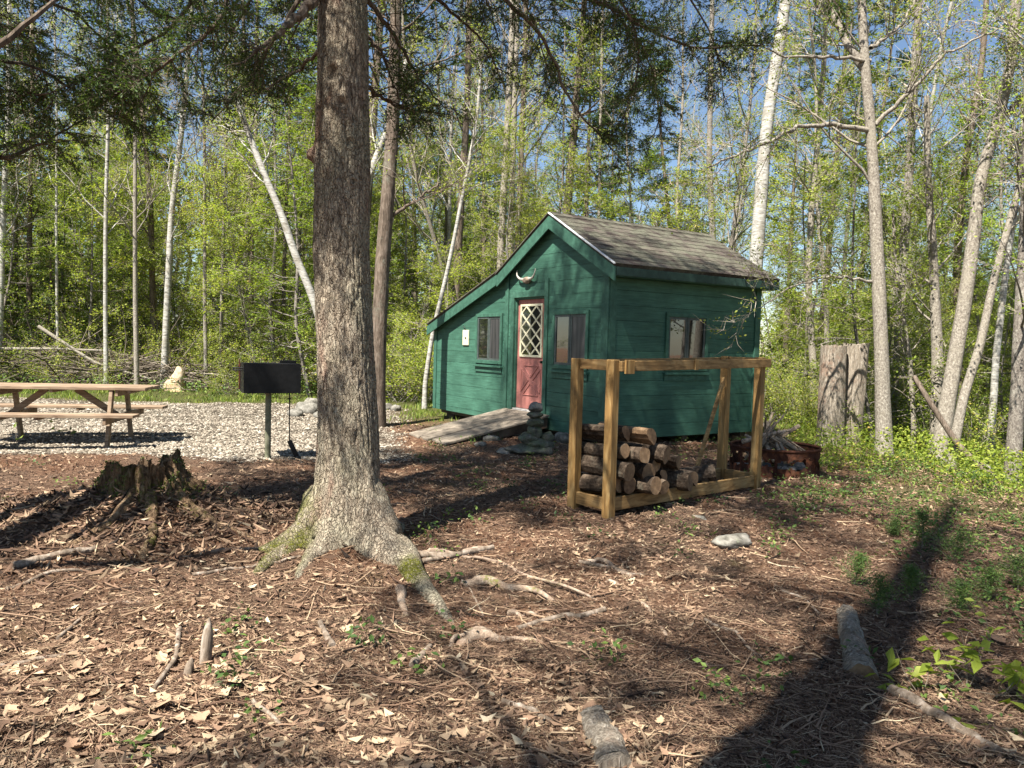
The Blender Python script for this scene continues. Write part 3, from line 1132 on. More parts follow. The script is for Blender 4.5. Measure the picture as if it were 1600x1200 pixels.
mb.build('rim', M['rust'], fr, True)
M['kindling'] = wood_mat('split_kindling', (.10, .075, .05), (.22, .17, .12), (.36, .29, .21), (4, 4, 4), 3)
kr = random.Random(9)
for k in range(26):
    a = kr.uniform(0, 2 * PI); rr = kr.uniform(.28, .46)
    p0 = np.array([FC[0] + rr * math.cos(a), FC[1] + rr * math.sin(a), FZ + kr.uniform(.10, .25)])
    L = kr.uniform(.45, .72)
    tp = np.array([FC[0] - .03 + kr.uniform(-.12, .12), FC[1] + kr.uniform(-.12, .12), FZ + kr.uniform(.34, .48)])
    mb = MB(); ww = kr.uniform(.022, .05)
    beam(mb, p0, p0 + unit(tp - p0) * L, ww, ww * kr.uniform(.6, 1), c=kr.random(), bev=.006)
    tag(mb.build('kindling_stick', M['kindling']), 'split stick in the kindling pile over the fire ring', 'firewood', 'kindling heaped in the fire ring')
for k, (u0, v0, u1, v1, r) in enumerate(((1182, 700, 1225, 648, .016), (1160, 690, 1235, 672, .03))):
    mb = MB(); tubes(mb, smooth_path([P(u0, v0, 9.3), P((u0 + u1) / 2, (v0 + v1) / 2 - 2, 9.35), P(u1, v1, 9.45)], 8), np.linspace(r, r * .6, 8), 7, cap=True)
    tag(mb.build('branch_piece', M['dead_wood'], smooth=True), ('forked reddish stick poking up highest from the fire ring', 'thick grey branch lying across the top of the kindling pile')[k], 'stick')
mb = MB()
for k in range(18):
    rock(mb, (FC[0] + kr.uniform(-.36, .36), FC[1] + kr.uniform(-.36, .36), FZ + kr.uniform(.0, .1)), .08, .07, .06, 40 + k, n=6)
tag(mb.build('ash_and_char', plain('ash', (.12, .115, .11), .95)), 'grey ash and charred lumps inside the fire ring', 'ash', kind='stuff')

# ------------------------------------------------------------------ twin stump
M['weathered_trunk'] = bark_mat('weathered_trunk', (.12, .10, .08), (.30, .25, .19), (.50, .44, .36), (20, 20, 2.2), 3.4, 1.0, .03, (.27, .15, .10), .52)


def stump(name, cx, cy, h, r, lab, seed, mt, flare=.25, S=64, K=50, jag=.03, lean=(0, 0), moss=False, hollow=.05):
    z0 = gz(cx, cy) - .06
    th = np.arange(S) / S * 2 * PI
    k = np.linspace(0, 1, K)[:, None]
    zz = k * h * (1 + jag * fbm(np.cos(th)[None] * 3 + seed, np.sin(th)[None] * 3, 0, 4))
    rr = r * (1 + flare * np.exp(-k * h / .22)) * (1 + .08 * fbm(np.cos(th)[None] * 1.4 + seed, np.sin(th)[None] * 1.4, zz * .8, 3))
    rr = rr * (1 + .035 * fbm(np.cos(th)[None] * 9 + seed, np.sin(th)[None] * 9, zz * 2.2, 3))
    x = cx + rr * np.cos(th) + lean[0] * k * h; y = cy + rr * np.sin(th) + lean[1] * k * h
    v = np.stack([x, y, z0 + zz], -1).reshape(-1, 3)
    i = np.arange(K - 1)[:, None]; j = np.arange(S)[None]
    f = np.stack([i * S + j, i * S + (j + 1) % S, (i + 1) * S + (j + 1) % S, (i + 1) * S + j], -1).reshape(-1, 4)
    mb = MB(); mb.add(v, f)
    last = v[-S:]
    c = last.mean(0) - np.array([0, 0, hollow])
    inner = c + (last - c) * .8 - np.array([0, 0, hollow * .4])
    mb.add(np.vstack([last, inner, c[None]]), [(a, (a + 1) % S, S + (a + 1) % S, S + a) for a in range(S)], .5, 0)
    mb.add(np.vstack([inner, c[None]]), [(a, (a + 1) % S, S) for a in range(S)], .5, 1)
    return mb


twin = empty('tall_cut_stump', P(1305, 688, 12.0), 0, 'tall grey twin trunk cut off at chest height beside the fire ring', 'stump')
a_ = P(1296, 688, 12.0); b_ = P(1325, 690, 12.15)
stump('t', a_[0], a_[1], 1.62, .195, '', 3, None, .12, jag=.012).build('trunk', [M['weathered_trunk'], M['log_end']], twin, True)
stump('t', b_[0], b_[1], 1.66, .185, '', 8, None, .12, jag=.012, lean=(.03, 0)).build('trunk', [M['weathered_trunk'], M['log_end']], twin, True)

# ------------------------------------------------------------------ cairn
cairn = [(.0, .0, .30, .22, .095, 1), (.10, -.02, .19, .15, .08, 11), (-.06, -.02, .16, .13, .09, 2), (.02, 0, .13, .12, .085, 3), (.19, .03, .11, .1, .10, 12), (.03, .0, .13, .11, .065, 4), (.015, .0, .115, .1, .05, 5), (.02, .0, .12, .10, .075, 6)]
zs = [.07, .15, .22, .31, .22, .44, .54, .64]
CP = G(832, 710)
labs = ['wide flat boulder at the bottom of the rock cairn', 'slab on the right of the lowest boulder of the cairn', 'pointed stone on the left side of the cairn', 'squarish stone in the middle of the cairn',
        'rounded stone leaning on the right side of the cairn', 'third stone from the top of the cairn', 'dark thin stone just under the top of the cairn', 'pale oval stone on top of the cairn']
for k, ((dx, dy, a, b_, c_, sd_), z) in enumerate(zip(cairn, zs)):
    mb = MB(); rock(mb, (CP[0] + dx, CP[1] + dy, CP[2] + z), a, b_, c_, sd_, n=18, rot=sd_ * .7 if k > 1 else 0)
    tag(mb.build('cairn_stone', M['dark_rock'] if k < 7 else M['rock'], smooth=True), labs[k], 'stone', 'stones balanced in the cairn')

rocks = [(478, 645, .26, .2, .16, 'largest pale boulder beside the gravel near the big trunk'), (500, 652, .16, .13, .1, 'small tan stone just right of the pale boulders by the trunk'),
         (462, 650, .17, .15, .11, 'low grey boulder at the left of the rocks by the gravel'), (488, 634, .2, .16, .13, 'flat grey stone behind the pale boulders'),
         (601, 640, .2, .16, .12, 'grey stone just right of the big trunk on the grass'), (619, 642, .14, .12, .1, 'yellowish stone between the big trunk and the cabin'),
         (768, 690, .13, .1, .07, 'small stone at the low end of the ramp side'), (786, 684, .11, .09, .07, 'little grey stone under the ramp edge'),
         (750, 697, .10, .09, .05, 'small pale stone left of the ramp stones'), (806, 682, .12, .08, .09, 'upright white stone between ramp and cairn'),
         (1140, 850, .22, .13, .05, 'flat pale rock sunk in the ground below the rack'), (790, 706, .28, .14, .04, 'flat slab lying left of the cairn'),
         (1088, 812, .12, .05, .03, 'thin pale stone in front of the rack rail'), (620, 604, .16, .1, .12, 'mossy rock at the woods edge left of the cabin'),
         (880, 690, .16, .14, .1, 'dark stone under the cabin corner'), (1535, 742, .16, .12, .12, 'grey rock in the undergrowth at the right edge')]
for k, (u, v_, a, b_, c_, lab) in enumerate(rocks):
    g = G(u, v_)
    mb = MB(); rock(mb, (g[0], g[1], g[2] + c_ * .35), a, b_, c_, 70 + k, n=14, rot=k)
    tag(mb.build('rock', M['rock'], smooth=True), lab, 'rock', 'loose rocks around the clearing')

# ------------------------------------------------------------------ pointed pale stump in the distance
g = G(275, 611)
ps = MB()
S, K = 28, 20
th = np.arange(S) / S * 2 * PI; k = np.linspace(0, 1, K)[:, None]
prof_r = .27 * (1 - k) ** .75 + .045
prof_r = prof_r * (1 + .16 * fbm(np.cos(th)[None] * 1.6, np.sin(th)[None] * 1.6, k * 3, 3))
x = g[0] + prof_r * np.cos(th) + .06 * k * k - .05 * np.sin(k * 6) ; y = g[1] + prof_r * .8 * np.sin(th); z = g[2] - .03 + k * .68 + 0 * th
v = np.stack([x, y, z], -1).reshape(-1, 3)
i = np.arange(K - 1)[:, None]; j = np.arange(S)[None]
ps.add(v, np.stack([i * S + j, i * S + (j + 1) % S, (i + 1) * S + (j + 1) % S, (i + 1) * S + j], -1).reshape(-1, 4))
ps.add(np.vstack([v[-S:], v[-S:].mean(0)[None]]), [(a, (a + 1) % S, S) for a in range(S)])
M['pale_stump'] = bark_mat('pale_split_wood', (.25, .16, .08), (.48, .35, .21), (.62, .50, .35), (6, 6, 1.5), 3, .6, .015, (.55, .52, .45), .5)
tag(ps.build('pointed_stump', M['pale_stump'], smooth=True), 'pale tan pointed stump at the far edge of the gravel', 'stump')

# ------------------------------------------------------------------ picnic table
M['table_wood'] = wood_mat('stained_table_boards', (.13, .08, .05), (.28, .195, .125), (.42, .33, .23), (1.6, 14, 14), 1.4, .7, .45)
TH = R(10)
tc = np.array([-6.08, 10.2]); tz = gz(*tc) + .02
tb = empty('picnic_table', (tc[0], tc[1], tz), TH, 'long reddish brown wooden picnic table standing on the gravel', 'picnic table')


def tbox(name, x0, x1, y0, y1, z0, z1, c=None):
    mb = MB(); box(mb, (x0, y0, z0), (x1 - x0, 0, 0), (0, y1 - y0, 0), (0, 0, z1 - z0), random.random() if c is None else c, 0, .005)
    return local(name, mb.data(name, M['table_wood']), tb)


mb = MB()
for k in range(5):
    y = -.36 + k * .145
    box(mb, (-1.18 + random.uniform(-.01, .01), y, .74), (2.40, 0, 0), (0, .138, 0), (0, 0, .038), random.random(), 0, .005)
local('tabletop', mb.data('tabletop', M['table_wood']), tb)
for sy in (-1, 1):
    mb = MB()
    for k in range(2):
        y = sy * .68 - .14 + k * .142
        box(mb, (-1.15, y, .42), (2.36, 0, 0), (0, .137, 0), (0, 0, .038), random.random(), 0, .005)
    local('bench_seat', mb.data('bench_seat', M['table_wood']), tb)
for x in (-.62, .80):
    for sy in (-1, 1):
        mb = MB(); beam(mb, (x, sy * .50, -.02), (x, sy * .30, .738), .085, .045, up=(1, 0, 0), c=random.random())
        local('leg', mb.data('leg', M['table_wood']), tb)
    tbox('crossbeam', x + .046, x + .086, -.80, .80, .33, .419)
    tbox('cleat', x + .046, x + .086, -.34, .34, .66, .739)
for x, x2 in ((-.58, -.1), (.80, .26)):
    mb = MB(); beam(mb, (x, 0, .36), (x2, 0, .73), .08, .04, up=(0, 1, 0)); local('brace', mb.data('brace', M['table_wood']), tb)
tbox('cleat', .06, .10, -.34, .34, .70, .739); tbox('cleat', 1.0, 1.04, -.34, .34, .70, .739); tbox('cleat', .06, .10, -.8, -.55, .385, .419)
tbox('cleat', .06, .10, .55, .8, .385, .419)

# ------------------------------------------------------------------ park grill
M['black_steel'] = plain('black_steel', (.008, .008, .008), .45, .4, .3, .2)
M['post_green'] = bark_mat('post_paint', (.10, .10, .06), (.20, .20, .13), (.30, .28, .20), (3, 3, 3), 3, .3, .004, (.28, .22, .15), .55)
gp = G(421, 717)
gr_ = empty('park_grill', gp, R(25), 'black steel park grill box on a single green post', 'grill')


def gpart(name, mb, m_, par=gr_, sm_=False):
    return local(name, mb.data(name, m_, sm_), par)


gh = 1.55 - .0 - gp[2]
zb = .82; zt = 1.17
hw = .33
mb = MB()
a = np.linspace(0, 1, 2)
tubes(mb, [(-.02, 0, -.1), (-.02, 0, zb + .02)], [.036, .036], 20, cap=True); gpart('post', mb, M['post_green'])
mb = MB()   # firebox: floor, back (facing viewer), sides
dpt = .44; th_ = .008
box(mb, (-hw, -dpt / 2, zb), (2 * hw, 0, 0), (0, dpt, 0), (0, 0, th_), .5)
box(mb, (-hw, -dpt / 2, zb + th_), (2 * hw, 0, 0), (0, th_, 0), (0, 0, zt - zb - th_), .5)
box(mb, (-hw, -dpt / 2 + th_, zb + th_), (th_, 0, 0), (0, dpt - th_, 0), (0, 0, zt - zb - th_), .5)
box(mb, (hw - th_, -dpt / 2 + th_, zb + th_), (th_, 0, 0), (0, dpt - th_, 0), (0, 0, zt - zb - th_), .5)
box(mb, (-hw + .02, -dpt / 2 + .02, zt - .012), (2 * hw - .04, 0, 0), (0, dpt * .55, 0), (0, 0, .008), .5)
gpart('firebox', mb, M['black_steel'])
mb = MB()
for k in range(14):
    tubes(mb, [(-hw + .01, -dpt / 2 + .05 + k * .026, zt + .0), (hw - .01, -dpt / 2 + .05 + k * .026, zt + .0)], [.005, .005], 6)
gpart('grate', mb, M['black_steel'])
for z in (zt - .055, zt - .08):
    mb = MB()
    tubes(mb, smooth_path([(-hw - .005, .02, z), (-hw - .10, .0, z), (-hw - .11, -.06, z), (-hw - .1, -.12, z), (-hw - .005, -.14, z)], 14), np.full(14, .008), 6)
    gpart('grate_handle', mb, M['black_steel'])
mb = MB(); box(mb, (-hw - .015, dpt / 2 - .05, zb + .02), (.012, 0, 0), (0, .05, 0), (0, 0, zt - zb + .02), .5); gpart('side_bracket', mb, M['rust'])
mb = MB(); box(mb, (.12, .05, zt + .004), (.2, 0, .0), (0, .03, 0), (0, 0, .035), .5, 0, .004); gpart('hinge_bar', mb, M['black_steel'])
# scraper hanging from the grill
hg = gr_.matrix_basis @ Vector((.23, -.02, zb - .0))
sp = empty('grill_scraper', (hg.x, hg.y, hg.z), R(9), 'long handled black scraper hanging under the grill box', 'grill tool')
mb = MB(); tubes(mb, [(0, 0, .0), (0, 0, -.3), (0.005, 0, -.62)], [.008, .007, .007], 8); local('handle', mb.data('handle', M['black_steel']), sp)
mb = MB(); beam(mb, (0.0, 0, -.60), (.095, 0, -.80), .012, .06, up=(.8, 0, .5)); local('blade', mb.data('blade', M['black_steel']), sp)
mb = MB(); box(mb, (-.025, -.01, -.09), (.05, 0, 0), (0, .012, 0), (0, 0, .012), .5); local('hook', mb.data('hook', M['black_steel']), sp)

# ------------------------------------------------------------------ rotten stump
st = empty('rotten_stump', (SX, SY, gz(SX, SY)), 0, 'rotten mossy tree stump with jagged top in the foreground', 'stump')
S, K = 180, 60
th = np.arange(S) / S * 2 * PI
k = np.linspace(0, 1, K)[:, None]
ct, sn = np.cos(th)[None], np.sin(th)[None]
gS = gz(SX, SY)
hgt = .13 + .15 * fbm(ct * 1.5 + 3, sn * 1.5, 0, 3) + .05 * fbm(ct * 6, sn * 6, 2, 3) + .02 * (fbm(ct * 19, sn * 19, 2, 1) > .1)
hgt = np.clip(hgt * .75, .0, .24)
rr = .29 + .45 * (1 - k) ** 1.6 + .07 * fbm(ct * 1.7 + 9, sn * 1.7, k * 1.2, 3)
lob = 1 + (1 - k) * .28 * fbm(ct * 2.2, sn * 2.2, 8, 2)
groove = np.abs(fbm(ct * 7 + 1, sn * 7, k * .9, 3)) + .5 * np.abs(fbm(ct * 17, sn * 17, k * 2, 2))
rr = rr * lob - .06 * groove * (.4 + k) + .03 * fbm(ct * 13, sn * 13, k * 6, 3)
x = SX + rr * ct; y = SY + rr * sn
z = gS - .34 + k * (hgt + .34) + .02 * fbm(ct * 9, sn * 9, k * 8, 2)
v = np.stack([x, y, z + 0 * x], -1).reshape(-1, 3)
i = np.arange(K - 1)[:, None]; j = np.arange(S)[None]
f = np.stack([i * S + j, i * S + (j + 1) % S, (i + 1) * S + (j + 1) % S, (i + 1) * S + j], -1).reshape(-1, 4)
mb = MB(); mb.add(v, f)
last = v[-S:]; cc = np.array([SX, SY, gS + .02])
A_ = last
for q1, dz in ((.8, -.05), (.55, -.12), (.3, -.05), (.0, 0)):
    B_ = cc + (last - cc) * np.array([q1, q1, q1 * .55]) + np.array([0, 0, 1]) * (.03 * fbm(ct * 5, sn * 5, q1 * 9, 2)).reshape(-1, 1)
    mb.add(np.vstack([A_, B_]), [(a, (a + 1) % S, S + (a + 1) % S, S + a) for a in range(S)])
    A_ = B_
m, nt, out = mat('rotten_wood')
vv_ = coords(nt, (14, 14, 2.2)); n1 = noise(nt, vv_, 2.5, 8, .7, .5); n2 = noise(nt, coords(nt), 2.4, 5, .7); n3 = noise(nt, coords(nt), 40, 4)
c = ramp(nt, [(.3, (.04, .026, .017)), (.44, (.14, .088, .052)), (.56, (.30, .20, .115)), (.68, (.48, .37, .24))], n1)
c = mixc(nt, ramp(nt, [(.55, (0, 0, 0)), (.63, (.9, .9, .9))], mixc(nt, .25, n2, n3)), c, ramp(nt, [(.3, (.04, .05, .01)), (.7, (.17, .18, .03))], n3))
finish(nt, out, c, .95, mathn(nt, 'ADD', n1, n3), 1.0, .04, .1)
M['rotten'] = m
mb.build('stump_body', m, st, True)
for (pts_) in ([(310, 765), (360, 785), (415, 810)], [(190, 800), (120, 850), (40, 885)], [(240, 840), (215, 880), (190, 905)], [(330, 815), (370, 835), (425, 860)]):
    g3 = [G(*q) for q in pts_]; g3 = [np.array([SX, SY, gz(SX, SY) + .15]) + (g3[0] - np.array([SX, SY, gz(SX, SY) + .15])) * .45] + g3
    pp = smooth_path(g3, 16); pp[:, 2] = np.maximum(surf(pp[:, 0], pp[:, 1]) - .004, pp[:, 2] - .05)
    mb = MB(); tubes(mb, pp, np.linspace(.05, .012, 16) * (1 + .15 * rng.normal(size=16)), 9)
    mb.build('root', M['rotten'], st, True)
# moss cushions on the stump
mb = MB()
sel = rng.integers(0, len(v), 9000)
ok = fbm(v[sel, 0] * 4, v[sel, 1] * 4, v[sel, 2] * 4, 3) > -.1
cen = v[sel][ok] + rng.normal(size=(ok.sum(), 3)) * .006
leaves(mb, cen, rng.uniform(.012, .028, len(cen)), .2, .6)
mb.build('moss', M['moss'], st)

# ------------------------------------------------------------------ lying logs and sticks
def lying(name, pts, r0, r1, m_, lab, cat='stick', lift=.5, n=16, sides=9, wob=.1, grp=None, cap=True, gg=True):
    g3 = []
    for q in pts:
        p = G(q[0], q[1]); p = p + np.array([0, 0, (q[2] if len(q) > 2 else 0)])
        g3.append(p)
    pp = smooth_path(g3, n)
    rad = np.linspace(r0, r1, n)
    pp[:, 2] = np.maximum(pp[:, 2], surf(pp[:, 0], pp[:, 1])) + rad * lift
    mb = MB()
    th = np.arange(sides) / sides * 2 * PI
    jit = 1 + (.13 if r0 > .04 else .06) * fbm(np.cos(th)[None] * 2.2 + r0 * 99, np.sin(th)[None] * 2.2, np.linspace(0, 5, n)[:, None], 4)
    tubes(mb, pp, rad * (1 + wob * .4 * rng.normal(size=n)), sides, cap=('mat' if cap == 'mat' else cap), jitter=jit[None, :, :, None])
    return tag(mb.build(name, m_, smooth=True), lab, cat, grp)


lying('mossy_log', [(1322, 968), (1330, 1005), (1347, 1062)], .055, .075, [M['weathered_trunk'], M['log_end']], 'short lichen covered log lying in the shade at lower right', 'log', -.05, 60, 26, .05, cap='mat')
lying('rotten_log', [(925, 1135), (950, 1175), (965, 1215)], .07, .08, [M['weathered_trunk'], M['log_end']], 'mossy log half buried at the bottom middle of the photo', 'log', -.35, 40, 22, .08)
sticks = [
    ([(1392, 1090), (1450, 1125), (1560, 1190)], .028, .02, 'thick pale branch lying in the sun at lower right'),
    ([(808, 988), (850, 972), (900, 968), (945, 955)], .013, .017, 'dark curved stick ahead of the surface roots'),
    ([(645, 1052), (658, 1030), (672, 1012)], .022, .014, 'short stubby stick below the big root'),
    ([(722, 908), (745, 945), (755, 965)], .008, .006, 'thin straight twig leaning right of the mossy root'),
    ([(785, 1105), (830, 1125), (870, 1140)], .014, .01, 'short white twig in the sunny litter'),
    ([(280, 990), (275, 1030), (240, 1080)], .014, .011, 'bent grey stick at lower left beside the pointed stake'),
    ([(90, 1000), (150, 950), (205, 945), (222, 955)], .010, .006, 'long arched twig at the left among dry leaves'),
    ([(395, 1100), (425, 1120), (440, 1140)], .010, .008, 'small forked twig in the lower left litter'),
    ([(640, 868), (700, 872), (770, 858)], .026, .02, 'smooth light stick right of the trunk flare'),
    ([(660, 880), (700, 872)], .018, .014, 'short dark stick under the smooth light stick'),
    ([(0, 1045), (60, 1035), (140, 1020)], .012, .01, 'thin twig at the left edge of the photo'),
    ([(330, 872), (400, 860), (450, 852)], .016, .010, 'straight twig between the rotten stump and the trunk'),
    ([(300, 900), (380, 890), (470, 875)], .012, .008, 'slim dark twig in front of the trunk left root'),
    ([(1220, 930), (1255, 945), (1280, 965)], .010, .007, 'small twig above the lichen covered log'),
    ([(905, 880), (960, 890), (1005, 905)], .014, .010, 'thin grey stick near the mossy patch'),
    ([(1100, 985), (1150, 1000), (1190, 1030)], .010, .007, 'fine twig in the brown litter at right centre'),
    ([(500, 975), (512, 1000), (520, 1015)], .014, .018, 'rusty brown bark strip below the trunk'),
    ([(20, 890), (90, 870), (150, 862)], .03, .02, 'broken grey branch left of the rotten stump'),
    ([(10, 925), (80, 905), (150, 895)], .014, .01, 'second grey branch left of the stump nearer the viewer')]
for (pts_, r0, r1, lab) in sticks:
    lying('fallen_stick', pts_, r0, r1, M['dead_wood'], lab, 'stick', grp='sticks lying on the forest floor')
# pointed stake pieces
for k, (u, v0, v1, r) in enumerate(((320, 1035, 968, .028), (292, 1058, 1035, .022))):
    a = G(u, v0); b_ = a + np.array([.005, .04, .20 if k == 0 else .07])
    mb = MB(); pp = smooth_path([a - (0, 0, .03), a + (b_ - a) * .6, b_], 9)
    tubes(mb, pp, [r] * 5 + [r * .95, r * .8, r * .5, .003], 9)
    tag(mb.build('stake', M['dead_wood'], smooth=True), ('upright pointed stake of dark wood at lower left', 'small orange stub of wood beside the pointed stake')[k], 'stake')

# brush pile at the woods edge
mb = MB()
nb = 1100
bx = rng.uniform(-17.5, -8.2, nb); by = rng.normal(21.3, .7, nb)
h0 = np.clip(1.1 - .15 * np.abs(by - 21.3) - .10 * np.clip(bx + 13, 0, 9), .2, 1.5) * rng.random(nb)
p0 = np.stack([bx, by, ground(bx, by) + h0], 1)
dr = unit(rng.normal(size=(nb, 3)) * np.array([1, .6, .22]))
L = rng.uniform(.5, 2.2, nb)[:, None]
mid = p0 + dr * L * .5 + rng.normal(size=(nb, 3)) * .06
pts3 = np.stack([p0, mid, p0 + dr * L + rng.normal(size=(nb, 3)) * .1], 1)
pts3[:, :, 2] = np.maximum(pts3[:, :, 2], .05)
tubes(mb, pts3, np.stack([rng.uniform(.008, .024, nb)] * 3, 1) * np.array([[1, .7, .3]]), 4, c=rng.random(nb) ** 2 * .6)
tag(mb.build('brush_pile', M['twig']), 'long heap of cut branches along the woods behind the picnic table', 'brush pile', kind='stuff')
mb = MB()
lying('fallen_branch', [(0, 620), (60, 625)], .01, .01, M['dead_wood'], 'fallen twig on the far gravel behind the table')
for k, (pts_, r, lab) in enumerate((([(-20, 545), (80, 545), (170, 548)], .05, 'straight fallen pole lying across the top of the brush pile'), ([(60, 510), (150, 568), (235, 592)], .05, 'pale crooked dead limb leaning down the brush pile'))):
    pp = smooth_path([P(u, v_, 20.3) for (u, v_) in pts_], 14)
    mb = MB(); tubes(mb, pp, np.linspace(r, r * .5, 14), 7, cap=True)
    tag(mb.build('dead_limb', M['pale_bark'], smooth=True), lab, 'branch')

# ------------------------------------------------------------------ tree growing
def grow_br(starts, dirs, L, r, K, wig=.12, up=.0, taper=.25):
    n = len(starts)
    pts = np.zeros((n, K, 3)); pts[:, 0] = starts
    d = unit(dirs); L = np.broadcast_to(L, (n,))
    for k in range(1, K):
        d = unit(d + rng.normal(size=(n, 3)) * wig + np.array([0, 0, up]))
        pts[:, k] = pts[:, k - 1] + d * (L / (K - 1))[:, None]
    rad = np.broadcast_to(r, (n,))[:, None] * np.linspace(1, taper, K)[None]
    return pts, rad


def along(pts, rad, per, t0, t1, ang, vert=.3):
    """start points, directions of children spread along parent polylines"""
    n, K = pts.shape[:2]
    t = rng.uniform(t0, t1, (n, per)) * (K - 1)
    i = np.clip(t.astype(int), 0, K - 2); f_ = (t - i)[..., None]
    ii = np.arange(n)[:, None]
    p = pts[ii, i] * (1 - f_) + pts[ii, i + 1] * f_
    d = unit(pts[ii, i + 1] - pts[ii, i])
    rr = rad[ii, i]
    rnd = rng.normal(size=(n, per, 3)) * np.array([1, 1, vert])
    side = unit(rnd - (rnd * d).sum(-1, keepdims=True) * d)
    dd = unit(d * math.cos(ang) + side * math.sin(ang))
    return p.reshape(-1, 3), dd.reshape(-1, 3), rr.reshape(-1), (t / (K - 1)).reshape(-1)


def trunk_tube(mb, path, r0, r1, seed=0, sides=16, flare=.5, n=40, cap=False):
    pp = smooth_path(path, n)
    t = np.linspace(0, 1, n)
    hgt = pp[:, 2] - pp[0, 2]
    rad = (r0 + (r1 - r0) * t) * (1 + flare * np.exp(-np.clip(hgt, 0, 99) / .25))
    th = np.arange(sides) / sides * 2 * PI
    jit = 1 + .07 * fbm(np.cos(th)[None] * 1.5 + seed, np.sin(th)[None] * 1.5, hgt[:, None] * 1.5, 3)
    tubes(mb, pp, rad, sides, jitter=jit[None, :, :, None], ref=(.95, .3, .05), cap=cap)
    return pp, rad


def crown(mb_l, mb_c, pp, rad, t0, limbs, Lmb, subs, twigs, lpt, lsize, ang=1.0, up=.04, lup=.6, aspect=.6, twr=.004, wig=.14, spread=.08, K=7, taperL=.5):
    p, d, r_, t = along(pp[None], rad[None], limbs, t0, .97, ang, .25)
    L = Lmb * (1 - taperL * (t - t0) / (1 - t0)) * rng.uniform(.6, 1.15, len(t))
    l1, r1 = grow_br(p, d, L, np.minimum(np.minimum(r_ * .42, .006 + L * .008), .04), K, wig, up)
    tubes(mb_l, l1, r1, 5, c=rng.random(len(l1)))
    p, d, r_, t = along(l1, r1, subs, .2, 1, .7, .6)
    l2, r2 = grow_br(p, d, rng.uniform(.35, .9, len(p)) * Lmb * .38, np.minimum(r_ * .6, .012), 5, wig * 1.2, up)
    tubes(mb_c, l2, r2, 3, c=rng.random(len(l2)))
    p, d, r_, t = along(l2, r2, twigs, .15, 1, .7, .7)
    l3, r3 = grow_br(p, d, rng.uniform(.12, .40, len(p)), twr, 3, .15, up)
    tubes(mb_c, l3, r3, 3, c=rng.random(len(l3)))
    if lpt:
        n3 = len(l3)
        tt = rng.uniform(.1, 1, (n3, lpt, 1))
        cen = l3[:, 0][:, None] * (1 - tt) + l3[:, -1][:, None] * tt + rng.normal(size=(n3, lpt, 3)) * spread * .5
        cen = cen.reshape(-1, 3)
        cv = np.clip(rng.normal(.5, .2, len(cen)) + .15 * vnoise(cen[:, 0] * .7, cen[:, 1] * .7, cen[:, 2] * .7), 0, 1)
        leaves(mb_c, cen, rng.uniform(.6, 1.2, len(cen)) * lsize, lup, aspect, cv, 1, fold=.06)


def conifer(mb_t, mb_c, H, r, z0f, nb, Lb, cards, csize, droop=-.10, sides=10, dead=0):
    pp, rad = trunk_tube(mb_t, [(0, 0, -.1), (.05, .02, H * .5), (0, .03, H)], r, .02, rng.integers(0, 99), sides, .4, 30)
    p, d, r_, t = along(pp[None], rad[None], nb, z0f, .995, 1.35, .15)
    L = Lb * (1 - .82 * (t - z0f) / (1 - z0f)) * rng.uniform(.6, 1.1, len(t))
    l1, r1 = grow_br(p, d, L, .01 + L * .008, 6, .07, droop)
    tubes(mb_t, l1, r1, 4)
    p, d, r_, t = along(l1, r1, 7, .25, 1, .8, .15)
    l2, r2 = grow_br(p, d, rng.uniform(.2, .4, len(p)) * Lb * .45, .005, 4, .1, droop * .8)
    tubes(mb_c, l2, r2, 3, c=.2)
    n2 = len(l2)
    i0 = rng.integers(0, 3, (n2, cards)); f_ = rng.random((n2, cards, 1))
    ii = np.arange(n2)[:, None]
    cen = (l2[ii, i0] * (1 - f_) + l2[ii, i0 + 1] * f_ + rng.normal(size=(n2, cards, 3)) * np.array([.06, .06, .03])).reshape(-1, 3)
    dd = np.repeat(unit(l2[:, -1] - l2[:, 0]), cards, 0)
    leaves(mb_c, cen, rng.uniform(.6, 1.3, len(cen)) * csize, .6, .32, None, 1, dirs=dd)
    if dead:
        p, d, r_, t = along(pp[None], rad[None], dead, .08, z0f, 1.4, .2)
        l1, r1 = grow_br(p, d, rng.uniform(.3, 1.3, len(p)), .010, 5, .12, -.03)
        tubes(mb_t, l1, r1, 3)


protos = {}


def proto(key, name, fn, mats_t, mats_c):
    a, b = MB(), MB()
    fn(a, b)
    protos.setdefault(key, []).append((name, a.data('trunk', mats_t, True), b.data('crown', mats_c)))


def dec(H, r0, t0, limbs, L, subs, twigs, lpt, ls, lean=.5, **kw):
    def f_(a, b):
        q = [(0, 0, -.15)]
        x = y = 0
        for k in range(1, 6):
            x += rng.normal() * lean * .22 + lean * .1; y += rng.normal() * lean * .22
            q.append((x, y, H * k / 5))
        pp, rad = trunk_tube(a, q, r0, r0 * .22, rng.integers(0, 99), 9, .4, 36)
        crown(a, b, pp, rad, t0, limbs, L, subs, twigs, lpt, ls, **kw)
    return f_


